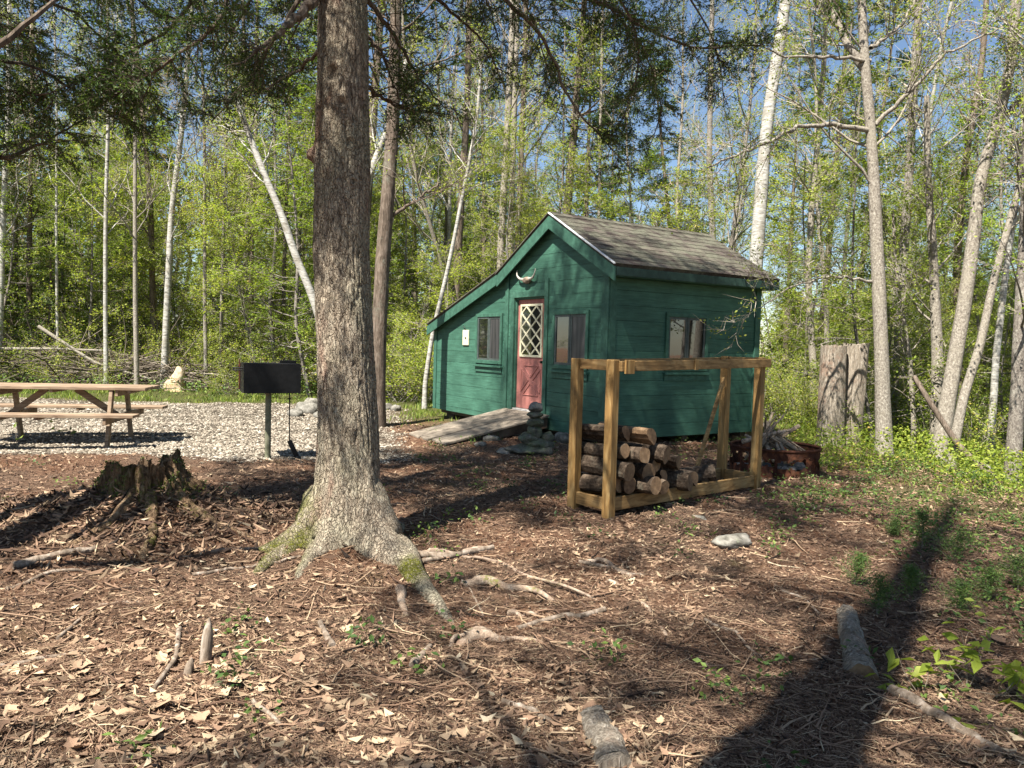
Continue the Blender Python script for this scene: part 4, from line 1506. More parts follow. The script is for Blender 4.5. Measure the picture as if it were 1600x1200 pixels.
TW = M['twig']
for k in range(3):
    proto('sap_green', 'beech_sapling', dec((5, 7.5, 10)[k], (.035, .045, .06)[k], .06, (30, 44, 56)[k], (1.7, 2.0, 2.3)[k], 6, 6, 8, .075, .5, ang=1.4, up=.0, lup=.85, spread=.05), M['grey_bark'], [TW, M['leaf_green']])
for k in range(3):
    proto('sap_yellow', 'maple_sapling', dec((4, 6.5, 9)[k], (.032, .045, .06)[k], .06, (26, 40, 50)[k], (1.5, 1.9, 2.2)[k], 6, 6, 7, .065, .6, ang=1.25, up=.01, lup=.7), M['grey_bark'], [TW, M['leaf_yellow']])
for k in range(3):
    proto('tall_green', 'maple_tree', dec(rng.uniform(15, 19), .11, .18, 40, 3.6, 7, 7, 6, .085, 1.2, ang=.85, up=.05), M['grey_bark'], [TW, M['leaf_yellow']])
for k in range(2):
    proto('tall_rust', 'red_maple_tree', dec(rng.uniform(14, 18), .10, .2, 40, 3.2, 8, 7, 5, .07, 1.2, ang=.8, up=.06), M['brown_bark'], [TW, M['leaf_rust']])
for k in range(3):
    proto('tall_bare', 'bare_tree', dec(rng.uniform(13, 19), rng.uniform(.06, .10), .25, 34, 3.0, 8, 7, 3, .06, 1.2, ang=.75, up=.07), M['pale_bark'], [TW, M['leaf_yellow']])
for k in range(2):
    proto('birch', 'birch_tree', dec(rng.uniform(13, 17), .075, .35, 28, 2.6, 7, 6, 4, .06, 1.5, ang=.7, up=.06), M['birch_bark'], [TW, M['leaf_yellow']])
for k in range(3):
    proto('hemlock', 'hemlock_tree', lambda a, b: conifer(a, b, rng.uniform(11, 16), .15, .10, 130, 2.9, 34, .12, dead=10), M['brown_bark'], [TW, M['needle']])
for k in range(2):
    proto('pine', 'pine_tree', lambda a, b: conifer(a, b, rng.uniform(18, 23), .2, .42, 80, 3.4, 26, .15, .05, dead=35), M['brown_bark'], [TW, M['pine_needle']])
for k in range(2):
    proto('young_hemlock', 'young_hemlock', lambda a, b: conifer(a, b, rng.uniform(3, 5), .04, .04, 60, 1.5, 16, .07), M['brown_bark'], [TW, M['needle']])
for k in range(3):
    def shrub(a, b):
        n = 16
        st_ = rng.normal(size=(n, 3)) * np.array([.25, .25, 0])
        l1, r1 = grow_br(st_, rng.normal(size=(n, 3)) * np.array([.5, .5, 0]) + np.array([0, 0, 1.0]), rng.uniform(.7, 1.7, n), .008, 7, .12, .02)
        tubes(a, l1, r1, 4)
        p, d, r_, t = along(l1, r1, 8, .1, 1, .9, .5)
        l2, r2 = grow_br(p, d, rng.uniform(.15, .5, len(p)), .003, 4, .15, 0)
        tubes(b, l2, r2, 3, c=rng.random(len(l2)))
        cen = (l2[:, 1:].reshape(-1, 3)[:, None] + rng.normal(size=(len(l2) * 3, 5, 3)) * .04).reshape(-1, 3)
        leaves(b, cen, rng.uniform(.03, .055, len(cen)), .6, .6, None, 1, fold=.05)
    proto('shrub', 'understory_shrub', shrub, M['grey_bark'], [TW, M['leaf_yellow'] if k else M['leaf_green']])


def plant(key, x, y, s=1.0, rz=None, lab='', cat='tree', grp=None, tilt=(0, 0), which=None):
    nm, mt_, mc_ = protos[key][rng.integers(len(protos[key])) if which is None else which % len(protos[key])]
    e = bpy.data.objects.new(nm, None); COL.objects.link(e)
    e.empty_display_size = .1
    e.location = (x, y, gz(x, y)); e.scale = (s, s, s)
    e.rotation_euler = (tilt[0], tilt[1], rng.uniform(0, 6.28) if rz is None else rz)
    tag(e, lab, cat, grp)
    local('trunk', mt_, e); local('crown', mc_, e)
    return e


# ---- named trunks traced at their own distance
def named(name, path, r0, r1, bark, lab, cat='tree', leaf='leaf_yellow', t0=.3, limbs=16, L=2.4, subs=6, twigs=6, lpt=3, ls=.05, extra=(), sides=18, ang=.8, flare=.35, limb_paths=(), ground_base=True, up=.05, trunks=None):
    pts = [P(*q) for q in path]
    g = pts[0].copy()
    g[2] = min(gz(g[0], g[1]) - .1, g[2]) if ground_base else g[2]
    pts = [g] + pts
    e = empty(name, (g[0], g[1], g[2] + .1), 0, lab, cat)
    a, b = MB(), MB()
    pp, rad = trunk_tube(a, pts, r0, r1, rng.integers(0, 99), sides, flare, 60)
    fork_b = []
    for (lp, q0, q1) in limb_paths:
        lpp = smooth_path([P(*q) for q in lp], 24)
        lpp[1:-1] += rng.normal(size=(22, 3)) * .012
        lr_ = np.linspace(q0, q1, 24)
        tubes(a, lpp, lr_, 9)
        crown(a, b, lpp, lr_, .15, 9, max(.8, L * .6), 5, 5, lpt, ls, ang=.75, up=up)
    crown(a, b, pp, rad, t0, limbs, L, subs, twigs, lpt, ls, ang=ang, up=up)
    a.build('trunk', M[bark], e, True)
    if b.n: b.build('crown', [TW, M[leaf]], e)
    return e


named('birch_tree', [(1172, 600, 17), (1182, 400, 17), (1197, 200, 17), (1228, 0, 17), (1250, -180, 17), (1262, -420, 17)], .165, .09, 'birch_bark', 'thick white birch rising behind the right end of the cabin roof', t0=.62, limbs=14, L=3, lpt=3)
named('maple_tree', [(1382, 700, 11.2), (1377, 560, 11.2), (1370, 380, 11.2), (1362, 220, 11.2), (1352, 110, 11.2), (1346, 0, 11.2), (1340, -200, 11.2)], .112, .045, 'pale_bark',
      'tall pale grey tree with long side limbs right of the tall cut stump', t0=.45, limbs=9, L=2.2, lpt=3,
      limb_paths=[([(1358, 200, 11.2), (1320, 190, 11.1), (1270, 192, 11), (1180, 230, 10.8), (1100, 262, 10.5)], .045, .012) if False else ([(1361, 205, 11.2), (1318, 196, 11.1), (1255, 194, 11.0), (1200, 222, 10.8), (1105, 262, 10.6)], .04, .012),
                  ([(1352, 110, 11.2), (1320, 60, 11.3), (1298, 10, 11.4), (1280, -80, 11.5)], .06, .03),
                  ([(1368, 195, 11.2), (1420, 145, 11), (1475, 85, 10.8), (1560, 45, 10.6)], .035, .01),
                  ([(1360, 95, 11.2), (1300, 90, 11.0), (1225, 88, 10.8), (1180, 70, 10.6)], .03, .008),
                  ([(1362, 440, 11.2), (1300, 430, 11.0), (1235, 448, 10.8), (1190, 480, 10.6)], .022, .007),
                  ([(1360, 75, 11.2), (1410, 40, 11.4), (1440, -20, 11.4)], .03, .012)])
named('maple_tree', [(1466, 722, 11.6), (1478, 640, 11.6), (1500, 520, 11.6), (1521, 380, 11.6), (1530, 280, 11.6), (1560, 190, 11.6), (1582, 90, 11.6), (1590, -50, 11.6), (1600, -250, 11.6)], .12, .045, 'pale_bark',
      'stout pale tree leaning right, its trunk kinked near the top right corner', t0=.6, limbs=9, L=2.2,
      limb_paths=[([(1574, 178, 11.6), (1600, 150, 11.6), (1650, 100, 11.6)], .05, .02)])
named('maple_tree', [(1462, 716, 12.3), (1465, 560, 12.3), (1458, 400, 12.3), (1450, 290, 12.3), (1448, 150, 12.3)], .10, .04, 'pale_bark', 'straight grey trunk just behind the stout leaning tree', t0=.35, limbs=12, L=1.8)
named('maple_tree', [(1488, 708, 11), (1505, 620, 11), (1532, 540, 11), (1550, 450, 11), (1568, 380, 11), (1590, 300, 11), (1640, 100, 11)], .07, .03, 'pale_bark', 'thin slanting tree crossing right of the stout leaning trunk', t0=.4, limbs=12, L=1.7, lpt=4)
named('birch_tree', [(1548, 692, 12.5), (1556, 560, 12.5), (1572, 420, 12.5), (1590, 300, 12.5), (1600, 180, 12.5), (1610, 0, 12.5)], .06, .03, 'birch_bark', 'slender bright white birch near the right edge', t0=.5, limbs=12, L=1.6, leaf='leaf_green')
named('maple_tree', [(1583, 730, 10.6), (1590, 600, 10.6), (1596, 480, 10.6), (1605, 300, 10.6), (1610, 0, 10.6)], .095, .06, 'grey_bark', 'grey trunk cut by the right edge of the photo', t0=.3, limbs=14, L=1.8, lpt=4, leaf='leaf_green')
named('maple_tree', [(1400, 640, 15.5), (1408, 450, 15.5), (1420, 280, 15.5), (1425, 180, 15.5), (1432, 60, 15.5), (1442, -80, 15.5)], .11, .06, 'grey_bark', 'straight grey trunk between the two tallest pale trees at right', t0=.5, limbs=14, L=2.4)
named('maple_tree', [(1275, 640, 19), (1262, 430, 19), (1270, 300, 19), (1280, 200, 19), (1290, 60, 19), (1288, -100, 19)], .09, .05, 'pale_bark', 'thin pale trunk right of the thick white birch', t0=.45, limbs=16, L=2.6, lpt=2)
named('maple_tree', [(1500, 640, 17), (1495, 400, 17), (1510, 240, 17), (1535, 100, 17), (1545, -60, 17)], .10, .05, 'brown_bark', 'dark slim tree behind the stout leaning trunk at right', t0=.4, limbs=18, L=2.4, leaf='leaf_rust', lpt=2)
named('maple_tree', [(1428, 670, 12.6), (1422, 560, 12.6), (1412, 500, 12.6), (1400, 420, 12.6), (1395, 330, 12.6)], .045, .02, 'pale_bark', 'crooked young tree between two pale trunks at right', t0=.2, limbs=16, L=1.3, lpt=4)
# thick dark limb leaning across
pp = smooth_path([P(1558, 752, 10.4), P(1500, 700, 10.8), P(1455, 632, 11), P(1428, 588, 11.2)], 16)
mb = MB(); tubes(mb, pp, np.linspace(.05, .035, 16), 8, cap=True); tag(mb.build('dead_limb', M['brown_bark'], smooth=True), 'dark broken limb leaning against the stout tree at right', 'branch')
named('maple_tree', [(590, 590, 13.5), (592, 520, 13.5), (598, 400, 13.5), (608, 280, 13.5), (614, 190, 13.5), (618, 60, 13.5), (620, -120, 13.5)], .145, .09, 'brown_bark', 'smooth dark trunk just right of the big foreground trunk', t0=.55, limbs=12, L=2.6,
      limb_paths=[([(598, 345, 13.5), (640, 320, 13.6), (690, 285, 13.7)], .04, .012)])
named('birch_tree', [(530, 640, 16.5), (512, 540, 16.5), (488, 462, 16.5), (462, 400, 16.5), (440, 335, 16.5), (412, 270, 16.5), (385, 200, 16.5), (368, 150, 16.5)], .10, .06, 'birch_bark', 'white birch bowing left in a long arc beside the big trunk', t0=.7, limbs=12, L=2.0)
named('birch_tree', [(565, 640, 18.5), (560, 420, 18.5), (575, 280, 18.5), (600, 215, 18.5), (618, 170, 18.5), (640, 80, 18.5)], .11, .07, 'birch_bark', 'forked white birch showing between the big trunk and the dark trunk', t0=.6, limbs=12, L=2.4)
named('birch_tree', [(664, 600, 17), (676, 520, 17), (700, 420, 17), (722, 310, 17), (745, 190, 17), (752, 100, 17)], .055, .03, 'birch_bark', 'thin white trunk leaning right beside the lean-to wing', t0=.55, limbs=14, L=2.0, lpt=2)
for k, (u0, u1, v1, r, bk_, lab) in enumerate(((782, 800, 60, .11, 'pale_bark', 'left trunk of the pale pair above the cabin roof peak'), (797, 806, 90, .10, 'pale_bark', 'right trunk of the pale pair above the cabin roof peak'),
                                              (808, 820, 100, .10, 'brown_bark', 'reddish brown trunk right of the pale pair over the cabin roof'), (715, 730, 170, .13, 'brown_bark', 'dark trunk over the lean-to roof'),
                                              (935, 938, 200, .06, 'pale_bark', 'thin pale trunk above the middle of the cabin roof'), (1115, 1108, 250, .12, 'grey_bark', 'grey trunk over the far end of the cabin roof'))):
    named('maple_tree', [(u0 - 6, 620, 20 + k), (u0, 400, 20 + k), ((u0 + u1) / 2, (400 + v1) / 2, 20 + k), (u1, v1, 20 + k), (u1 + 5, v1 - 250, 20 + k)], r, r * .6, bk_, lab, t0=.45, limbs=18, L=2.6, lpt=2)
for k, (u0, v0, u1, u2, d, r, bk_, lab) in enumerate((
        (-2, 600, 5, 15, 21, .13, 'birch_bark', 'pale birch trunk at the left edge of the photo'),
        (48, 590, 46, 50, 23, .13, 'brown_bark', 'dark trunk second from the left edge'),
        (92, 600, 88, 84, 21.5, .06, 'birch_bark', 'thin white trunk left of the picnic table brace, in the woods'),
        (166, 595, 165, 168, 20, .085, 'birch_bark', 'slim white trunk standing behind the picnic table'),
        (214, 600, 211, 206, 19.5, .09, 'pale_bark', 'pinkish pale trunk rising behind the right end of the table'),
        (256, 592, 268, 300, 21, .14, 'birch_bark', 'leaning birch with mottled bark behind the pointed stump'),
        (322, 590, 320, 312, 21, .08, 'grey_bark', 'grey trunk right of the leaning mottled birch'),
        (345, 590, 350, 352, 22.5, .08, 'grey_bark', 'thin grey trunk left of the grill'),
        (392, 590, 394, 402, 25, .12, 'brown_bark', 'brown trunk rising behind the grill box'),
        (440, 590, 447, 452, 24, .10, 'brown_bark', 'dark narrow trunk close left of the big trunk'),
        (243, 590, 236, 205, 24, .14, 'brown_bark', 'dark trunk behind the leaning mottled birch'))):
    named('birch_tree' if 'birch' in bk_ else 'maple_tree', [(u0, v0, d), ((u0 + u1) / 2 - 1, 480, d), (u1, 330, d), ((u1 + u2) / 2 + 3, 180, d), (u2, 0, d), (u2, -150, d)], r * .68, r * .35, bk_, lab, t0=.3, limbs=22, L=2.3, leaf='leaf_rust' if k in (5, 7) else ('leaf_green' if k in (2, 3) else 'leaf_yellow'), lpt=3)

g_ps = G(275, 611)
# ---- the rest of the woods
placed = []


def scatter(n, x0, x1, y0, y1, key_w, lab_f, mind, s0=.85, s1=1.15, tiltm=.05, dens=None):
    c = 0; tries = 0
    while c < n and tries < n * 40:
        tries += 1
        x, y = rng.uniform(x0, x1), rng.uniform(y0, y1)
        if abs(x) > .72 * y + 4: continue
        lx = (x - CO[0]) * CA[0] + (y - CO[1]) * CA[1]; lt = (x - CO[0]) * CB[0] + (y - CO[1]) * CB[1]
        if -2.2 < lx < SL + 2 and -3.5 < lt < TL + 2.2: continue
        if dens is not None and not dens(x, y): continue
        if any((x - a) ** 2 + (y - b_) ** 2 < mind ** 2 for a, b_ in placed): continue
        placed.append((x, y)); c += 1
        ks = list(key_w); w_ = np.array([key_w[q] for q in ks], float); key = ks[rng.choice(len(ks), p=w_ / w_.sum())]
        lab, grp, cat = lab_f(key, x, y)
        plant(key, x, y, rng.uniform(s0, s1), None, lab, cat, grp, (rng.normal() * tiltm, rng.normal() * tiltm))


KL = {'sap_green': 'leafy green sapling', 'sap_yellow': 'young maple with yellow green leaves', 'tall_green': 'tall maple in pale spring leaf', 'tall_rust': 'tall tree with rusty red buds', 'tall_bare': 'nearly bare pale tree',
      'birch': 'white barked birch', 'hemlock': 'dark green hemlock', 'pine': 'tall dark pine', 'young_hemlock': 'small dark hemlock', 'shrub': 'knee high leafy shrub'}


def zone(x, y):
    if x < -.18 * y: return 'in the woods beyond the gravel'
    if x < .30 * y: return 'in the woods behind the cabin'
    return 'in the woods right of the cabin'


def lf(key, x, y):
    z = zone(x, y)
    return KL[key] + ' ' + z, KL[key] + 's ' + z, 'shrub' if key == 'shrub' else 'tree'


gl = lambda x, y: not ((x - g_ps[0]) ** 2 + (y - g_ps[1]) ** 2 < 2.5) and not (gravel_mask(x, y) > .1) and not (x < 1 and y < 19.3 - .35 * max(0, x + 6))
# tall ones
scatter(26, -34, 0, 22, 50, {'tall_green': 3.4, 'tall_rust': 1.2, 'tall_bare': .8, 'birch': .6, 'hemlock': 1.4, 'pine': .7}, lf, 2.0, dens=gl)
scatter(16, -4, 16, 22, 50, {'tall_green': 1.6, 'tall_bare': 2, 'birch': .6, 'hemlock': .4, 'pine': 1.0}, lf, 2.0, dens=gl)
scatter(12, 6, 36, 18, 50, {'tall_green': 1.2, 'tall_rust': 1.0, 'tall_bare': 2.5, 'birch': .8, 'hemlock': .5, 'pine': .3}, lf, 2.0, dens=gl)
# under layer
scatter(80, -26, -2, 20.5, 36, {'sap_green': 3.6, 'sap_yellow': 2.4, 'young_hemlock': .8}, lf, 1.1, .8, 1.2, dens=gl)
scatter(44, -6, 12, 17, 32, {'sap_green': 1.5, 'sap_yellow': 3, 'young_hemlock': .4}, lf, 1.1, .7, 1.15, dens=gl)
scatter(48, 6.2, 26, 13, 30, {'sap_green': 2.2, 'sap_yellow': 3, 'young_hemlock': .5}, lf, .9, .5, 1.0, dens=lambda x, y: x > .47 * y)
scatter(40, -18, 2, 19.0, 23, {'shrub': 1}, lf, .55, .7, 1.1, dens=gl)
scatter(60, 4, 16, 11.5, 20, {'shrub': 1}, lf, .5, .6, 1.05, dens=lambda x, y: x > .36 * y + (.3 if y < 13 else 0))
scatter(30, -5, 6, 16.5, 20, {'shrub': 1}, lf, .5, .8, 1.2, dens=gl)
# far wall of woods that reads as one mass
a, b_ = MB(), MB()
n = 260
fx = rng.uniform(-62, 62, n); fy = rng.uniform(48, 75, n)
H = rng.uniform(8, 17, n) * np.where(fx > 5, .55, np.where(fx > -8, .75, 1))
p0 = np.stack([fx, fy, ground(fx, fy) - .2], 1)
pts3 = np.stack([p0, p0 + np.array([.2, 0, 1]) * H[:, None] * .5, p0 + np.array([0, 0, 1]) * H[:, None]], 1)
tubes(a, pts3, np.stack([np.full(n, .16), np.full(n, .1), np.full(n, .03)], 1), 5, c=rng.random(n))
nl = 900
t = rng.uniform(.02, 1.02, (n, nl)); aa = rng.uniform(0, 2 * PI, (n, nl)); rr = (1.12 - t) * 3.3 * np.sqrt(rng.random((n, nl)))
cen = np.stack([fx[:, None] + rr * np.cos(aa), fy[:, None] + rr * np.sin(aa), p0[:, 2][:, None] + t * H[:, None]], -1).reshape(-1, 3)
leaves(a, cen, rng.uniform(.18, .45, len(cen)), .5, .6, np.clip(rng.normal(.35, .25, len(cen)) + np.repeat(rng.normal(0, .2, n), nl), 0, 1), 1)
tag(a.build('distant_woods', [TW, M['leaf_yellow']]), 'far leafy woods closing the view behind all the trees', 'woods', kind='stuff')

# ------------------------------------------------------------------ foreground hemlock
hem = empty('hemlock_tree', (TX, TY, gz(TX, TY)), 0, 'big foreground hemlock with rough brown bark and spreading roots', 'tree')
axis = [P(545, 905, 5.6), P(545, 850, 5.6), P(545, 650, 5.6), P(538, 520, 5.6), P(533, 400, 5.6), P(535, 250, 5.6), P(535, 100, 5.6), P(535, 0, 5.6), P(534, -300, 5.65), P(533, -1400, 5.7)]
ax_ = np.array(axis); K = 620; S = 200
zz = np.concatenate([np.linspace(ax_[0, 2], 4.4, 520), np.linspace(4.45, ax_[-1, 2], 100)])
cx = np.interp(zz, ax_[:, 2], ax_[:, 0]); cy = np.interp(zz, ax_[:, 2], ax_[:, 1])
for _ in range(12): cx[1:-1] = (cx[:-2] + 2 * cx[1:-1] + cx[2:]) / 4; cy[1:-1] = (cy[:-2] + 2 * cy[1:-1] + cy[2:]) / 4
z_of = lambda v_: P(540, v_, 5.6)[2]
prof = [(z_of(905), .236), (z_of(850), .228), (z_of(780), .226), (z_of(700), .222), (z_of(640), .214), (z_of(560), .208), (z_of(400), .205), (z_of(250), .198), (z_of(100), .184), (z_of(0), .178), (7, .15), (12, .06)]
rad = np.interp(zz, [q[0] for q in prof], [q[1] for q in prof])
th = np.linspace(0, 2 * PI, S, endpoint=False)
g0 = gz(TX, TY)
hz = (zz - g0)[:, None]
ct, sn = np.cos(th)[None], np.sin(th)[None]
lobes = 0
for (ad, amp, wd, zh) in ((-42, .40, .34, .19), (212, .34, .32, .17), (250, .20, .22, .12), (150, .25, .4, .16), (60, .3, .4, .17), (-90, .05, .5, .25)):
    da = (th - R(ad) + PI) % (2 * PI) - PI
    lobes = lobes + amp * np.exp(-(da / wd) ** 2)[None] * np.exp(-np.clip(hz, 0, 99) / zh) * 1.25
rr = rad[:, None] * (1 + .04 * fbm(ct * 1.3, sn * 1.3, zz[:, None] * 1.1, 3)) + lobes * (hz < 6) * np.where(hz < 0, 1.0, 1)
bk_ = np.abs(fbm(ct * 5.5 + 2, sn * 5.5, zz[:, None] * 3.2, 4)) + .4 * np.abs(fbm(ct * 13, sn * 13, zz[:, None] * 8.5 + 4, 3))
rr = rr - .014 * np.clip(1 - bk_ * 2.1, 0, 1) + .004 * fbm(ct * 30, sn * 30, zz[:, None] * 26, 2)
# knots: (angle, z, size)
for (u, v_, ang_, sz, dep) in ((530, 128, -100, .055, -.03), (541, 172, -78, .035, -.02), (549, 232, -62, .03, -.02), (492, 245, -172, .05, .06), (550, 662, -80, .04, .012), (556, 290, -55, .02, -.02)):
    zk = z_of(v_); da = ((th - R(ang_) + PI) % (2 * PI) - PI) * .2
    q = np.sqrt(da[None] ** 2 + (zz[:, None] - zk) ** 2) / sz
    rr = rr + dep * np.exp(-q ** 4) + .007 * np.exp(-((q - 1.3) / .4) ** 2)
x = cx[:, None] + rr * ct; y = cy[:, None] + rr * sn
v = np.stack([x, y, np.broadcast_to(zz[:, None], x.shape)], -1).reshape(-1, 3)
K = len(zz)
i = np.arange(K - 1)[:, None]; j = np.arange(S)[None]
mb = MB(); mb.add(v, np.stack([i * S + j, i * S + (j + 1) % S, (i + 1) * S + (j + 1) % S, (i + 1) * S + j], -1).reshape(-1, 4))
m, nt, out = mat('foreground_bark')
vv_ = coords(nt, (10, 10, 3.4)); n1 = noise(nt, vv_, 3.6, 9, .68, .8)
vv2 = coords(nt, (1, 1, .7)); n2 = noise(nt, vv2, 2.1, 4); n3 = noise(nt, coords(nt), 60, 4, .7)
vor = nt.nodes.new('ShaderNodeTexVoronoi'); vor.feature = 'DISTANCE_TO_EDGE'; vor.inputs['Scale'].default_value = 4.5
mv = nt.nodes.new('ShaderNodeVectorMath'); mv.operation = 'ADD'
nn = nt.nodes.new('ShaderNodeTexNoise'); nn.inputs['Scale'].default_value = 9; nt.links.new(coords(nt), nn.inputs['Vector'])
nt.links.new(coords(nt, (11, 11, 3.4)), mv.inputs[0]); nt.links.new(nn.outputs['Color'], mv.inputs[1]); nt.links.new(mv.outputs[0], vor.inputs['Vector'])
crk = ramp(nt, [(0, (0, 0, 0)), (.10, (1, 1, 1))], vor.outputs['Distance'])
c = ramp(nt, [(.3, (.12, .09, .065)), (.46, (.30, .24, .175)), (.60, (.46, .39, .29)), (.75, (.60, .54, .41))], n1)
c = mixc(nt, ramp(nt, [(.45, (0, 0, 0)), (.62, (.7, .7, .7))], mixc(nt, .35, n2, n3)), c, (.36, .34, .235))
rn = noise(nt, coords(nt, (1, 1, .35)), 4.5, 3)
c = mixc(nt, ramp(nt, [(.56, (0, 0, 0)), (.68, (.55, .55, .55))], rn), c, (.34, .17, .12))
c = mixc(nt, .55, c, ramp(nt, [(0, (.35, .3, .28)), (1, (1, 1, 1))], crk), 'MULTIPLY')
# moss where it grows on the root flares
gp_ = nt.nodes.new('ShaderNodeSeparateXYZ'); tcn = nt.nodes.new('ShaderNodeTexCoord'); nt.links.new(tcn.outputs['Object'], gp_.inputs[0])
mz = nt.nodes.new('ShaderNodeMapRange'); mz.inputs[1].default_value = .62; mz.inputs[2].default_value = .30; nt.links.new(gp_.outputs[2], mz.inputs[0])
mzl = nt.nodes.new('ShaderNodeMapRange'); mzl.inputs[1].default_value = -1.30; mzl.inputs[2].default_value = -1.42; nt.links.new(gp_.outputs[0], mzl.inputs[0])
mm = mathn(nt, 'MULTIPLY', mathn(nt, 'MULTIPLY', mz.outputs[0], mzl.outputs[0]), ramp(nt, [(.40, (0, 0, 0)), (.52, (1, 1, 1))], mixc(nt, .3, n2, n3)))
RM = G(642, 905)
vd = nt.nodes.new('ShaderNodeVectorMath'); vd.operation = 'DISTANCE'; nt.links.new(tcn.outputs['Object'], vd.inputs[0]); vd.inputs[1].default_value = (RM[0], RM[1], RM[2] + .05)
md = nt.nodes.new('ShaderNodeMapRange'); md.inputs[1].default_value = .22; md.inputs[2].default_value = .10; nt.links.new(vd.outputs['Value'], md.inputs[0])
mm = mathn(nt, 'MAXIMUM', mm, mathn(nt, 'MULTIPLY', md.outputs[0], ramp(nt, [(.44, (0, 0, 0)), (.54, (1, 1, 1))], mixc(nt, .5, n2, n3))))
c = mixc(nt, mm, c, ramp(nt, [(.3, (.05, .055, .008)), (.7, (.17, .17, .025))], n3))
h_ = mathn(nt, 'ADD', mathn(nt, 'ADD', n1, mathn(nt, 'MULTIPLY', n3, .4)), mathn(nt, 'MULTIPLY', crk, .5))
finish(nt, out, c, .95, h_, 1.0, .03, .12)
M['fore_bark'] = m
mb.build('trunk', m, hem, True)
m2, nt, out = mat('mossy_root')
n1 = noise(nt, coords(nt), 14, 6, .7); n2 = noise(nt, coords(nt), 3.2, 4); n3 = noise(nt, coords(nt), 55, 4)
c = ramp(nt, [(.3, (.16, .10, .07)), (.5, (.33, .245, .175)), (.7, (.50, .42, .33))], n1)
c = mixc(nt, ramp(nt, [(.56, (0, 0, 0)), (.64, (.8, .8, .8))], mixc(nt, .35, n2, n3)), c, ramp(nt, [(.3, (.06, .06, .015)), (.7, (.16, .17, .03))], n3))
finish(nt, out, c, .95, mathn(nt, 'ADD', n1, n3), .8, .015, .1)
M['mossy_root'] = m2


def root(path, r0, r1, lift=.1, n=40, name='root', m_=None, par=hem, wob=.06, start=None):
    g3 = [G(*q[:2]) for q in path]
    if start is not None: g3 = [np.array(start)] + g3
    pp = smooth_path(g3, n)
    t = np.linspace(0, 1, n)
    rad = r0 + (r1 - r0) * t
    if start is None: rad = rad * (.35 + .65 * np.clip(t / .3, 0, 1) ** .6)
    pp[:, 2] = np.where(t > .2, ground(pp[:, 0], pp[:, 1]) + rad * lift + .012 * np.sin(t * 9), np.maximum(pp[:, 2], ground(pp[:, 0], pp[:, 1])))
    pp[:, :2] += .02 * np.stack([vnoise(t * 6, n, 1), vnoise(t * 6, n, 9)], 1)
    pp[:, 2] -= .05 * np.clip((t - .75) / .25, 0, 1) ** 2 + (.05 * np.clip((.2 - t) / .2, 0, 1) ** 2 if start is None else 0)
    S_ = 18; th = np.arange(S_) / S_ * 2 * PI
    jit = 1 + .13 * fbm(np.cos(th)[None] * 1.2, np.sin(th)[None] * 1.2, t[:, None] * 12 + r0 * 90, 3)
    mb = MB(); tubes(mb, pp, rad, S_, jitter=jit[None, :, :, None], cap=True, ref=(0, 0, 1.0))
    return mb.build(name, m_ or M['mossy_root'], par, True)


bz = g0 + .12
root([(622, 862), (650, 903), (682, 942), (716, 984)], .135, .020, .1, start=(TX + .13, TY - .12, g0 + .36), m_=M['fore_bark'])
root([(455, 858), (425, 880), (392, 908)], .135, .02, .0, start=(TX - .16, TY - .08, g0 + .30), m_=M['fore_bark'])
root([(486, 868), (470, 905), (455, 925)], .085, .012, .1, start=(TX - .12, TY - .13, g0 + .2), m_=M['fore_bark'])
root([(618, 915), (630, 945), (640, 970)], .035, .014, .5)
root([(700, 1010), (740, 1000), (800, 1002), (880, 1018)], .045, .012, .35)
root([(705, 912), (760, 912), (820, 922), (875, 940)], .04, .012, .3)
root([(695, 1018), (715, 995), (750, 990), (780, 988)], .016, .01, .9, m_=M['root'])
root([(985, 935), (1020, 965), (1055, 1010)], .022, .012, .3, m_=M['root'])
root([(900, 872), (945, 880), (990, 905), (1000, 915)], .018, .014, .4, m_=M['root'])
root([(930, 905), (985, 925), (1030, 940)], .012, .009, .6, m_=M['root'])
root([(640, 862), (700, 866), (760, 860), (780, 862)], .026, .018, .2, m_=M['root'])
root([(680, 860), (790, 885), (900, 925), (960, 945)], .012, .008, .6, m_=M['root'])
root([(780, 960), (830, 966), (850, 968)], .018, .014, .5, m_=M['root'])


def bough(mb, path, r0, dens=1.0, sub=.55, leafy=.15, n=26, bare=False):
    pp = smooth_path(path, n)
    pp[1:-1] += rng.normal(size=(n - 2, 3)) * .008
    L = np.linalg.norm(np.diff(pp, axis=0), axis=1).sum()
    rad = np.linspace(r0, .004, n)
    tubes(mb, pp, rad, 7, c=.15, m=0)
    if bare: return
    ns = int(L * 17 * dens)
    p, d, r_, t = along(pp[None], rad[None], ns, leafy, 1, 1.0, .25)
    Ls = sub * (1 - .6 * t) * rng.uniform(.5, 1.15, ns) + .10
    l2, r2 = grow_br(p, d, Ls, .0045, 7, .10, -.05)
    tubes(mb, l2, r2, 3, c=.15, m=0)
    n2 = len(l2)
    p, d, r_, t = along(l2, r2, 15, .08, 1, .95, .2)
    l3, r3 = grow_br(p, d, rng.uniform(.05, .15, len(p)), .0018, 3, .1, -.06)
    tubes(mb, l3, r3, 3, c=.3, m=0)
    k3 = 10
    f_ = rng.random((len(l3), k3, 1))
    cen = (l3[:, 0][:, None] * (1 - f_) + l3[:, -1][:, None] * f_ + rng.normal(size=(len(l3), k3, 3)) * .006).reshape(-1, 3)
    leaves(mb, cen, rng.uniform(.016, .030, len(cen)), .5, .34, np.clip(rng.normal(.5, .22, len(cen)), 0, 1), 1, dirs=np.repeat(d, k3, 0))


HB = [M['hemlock_twig'] if 'hemlock_twig' in M else M['brown_bark'], M['needle']]
tz_ = P(535, -100, 5.6)


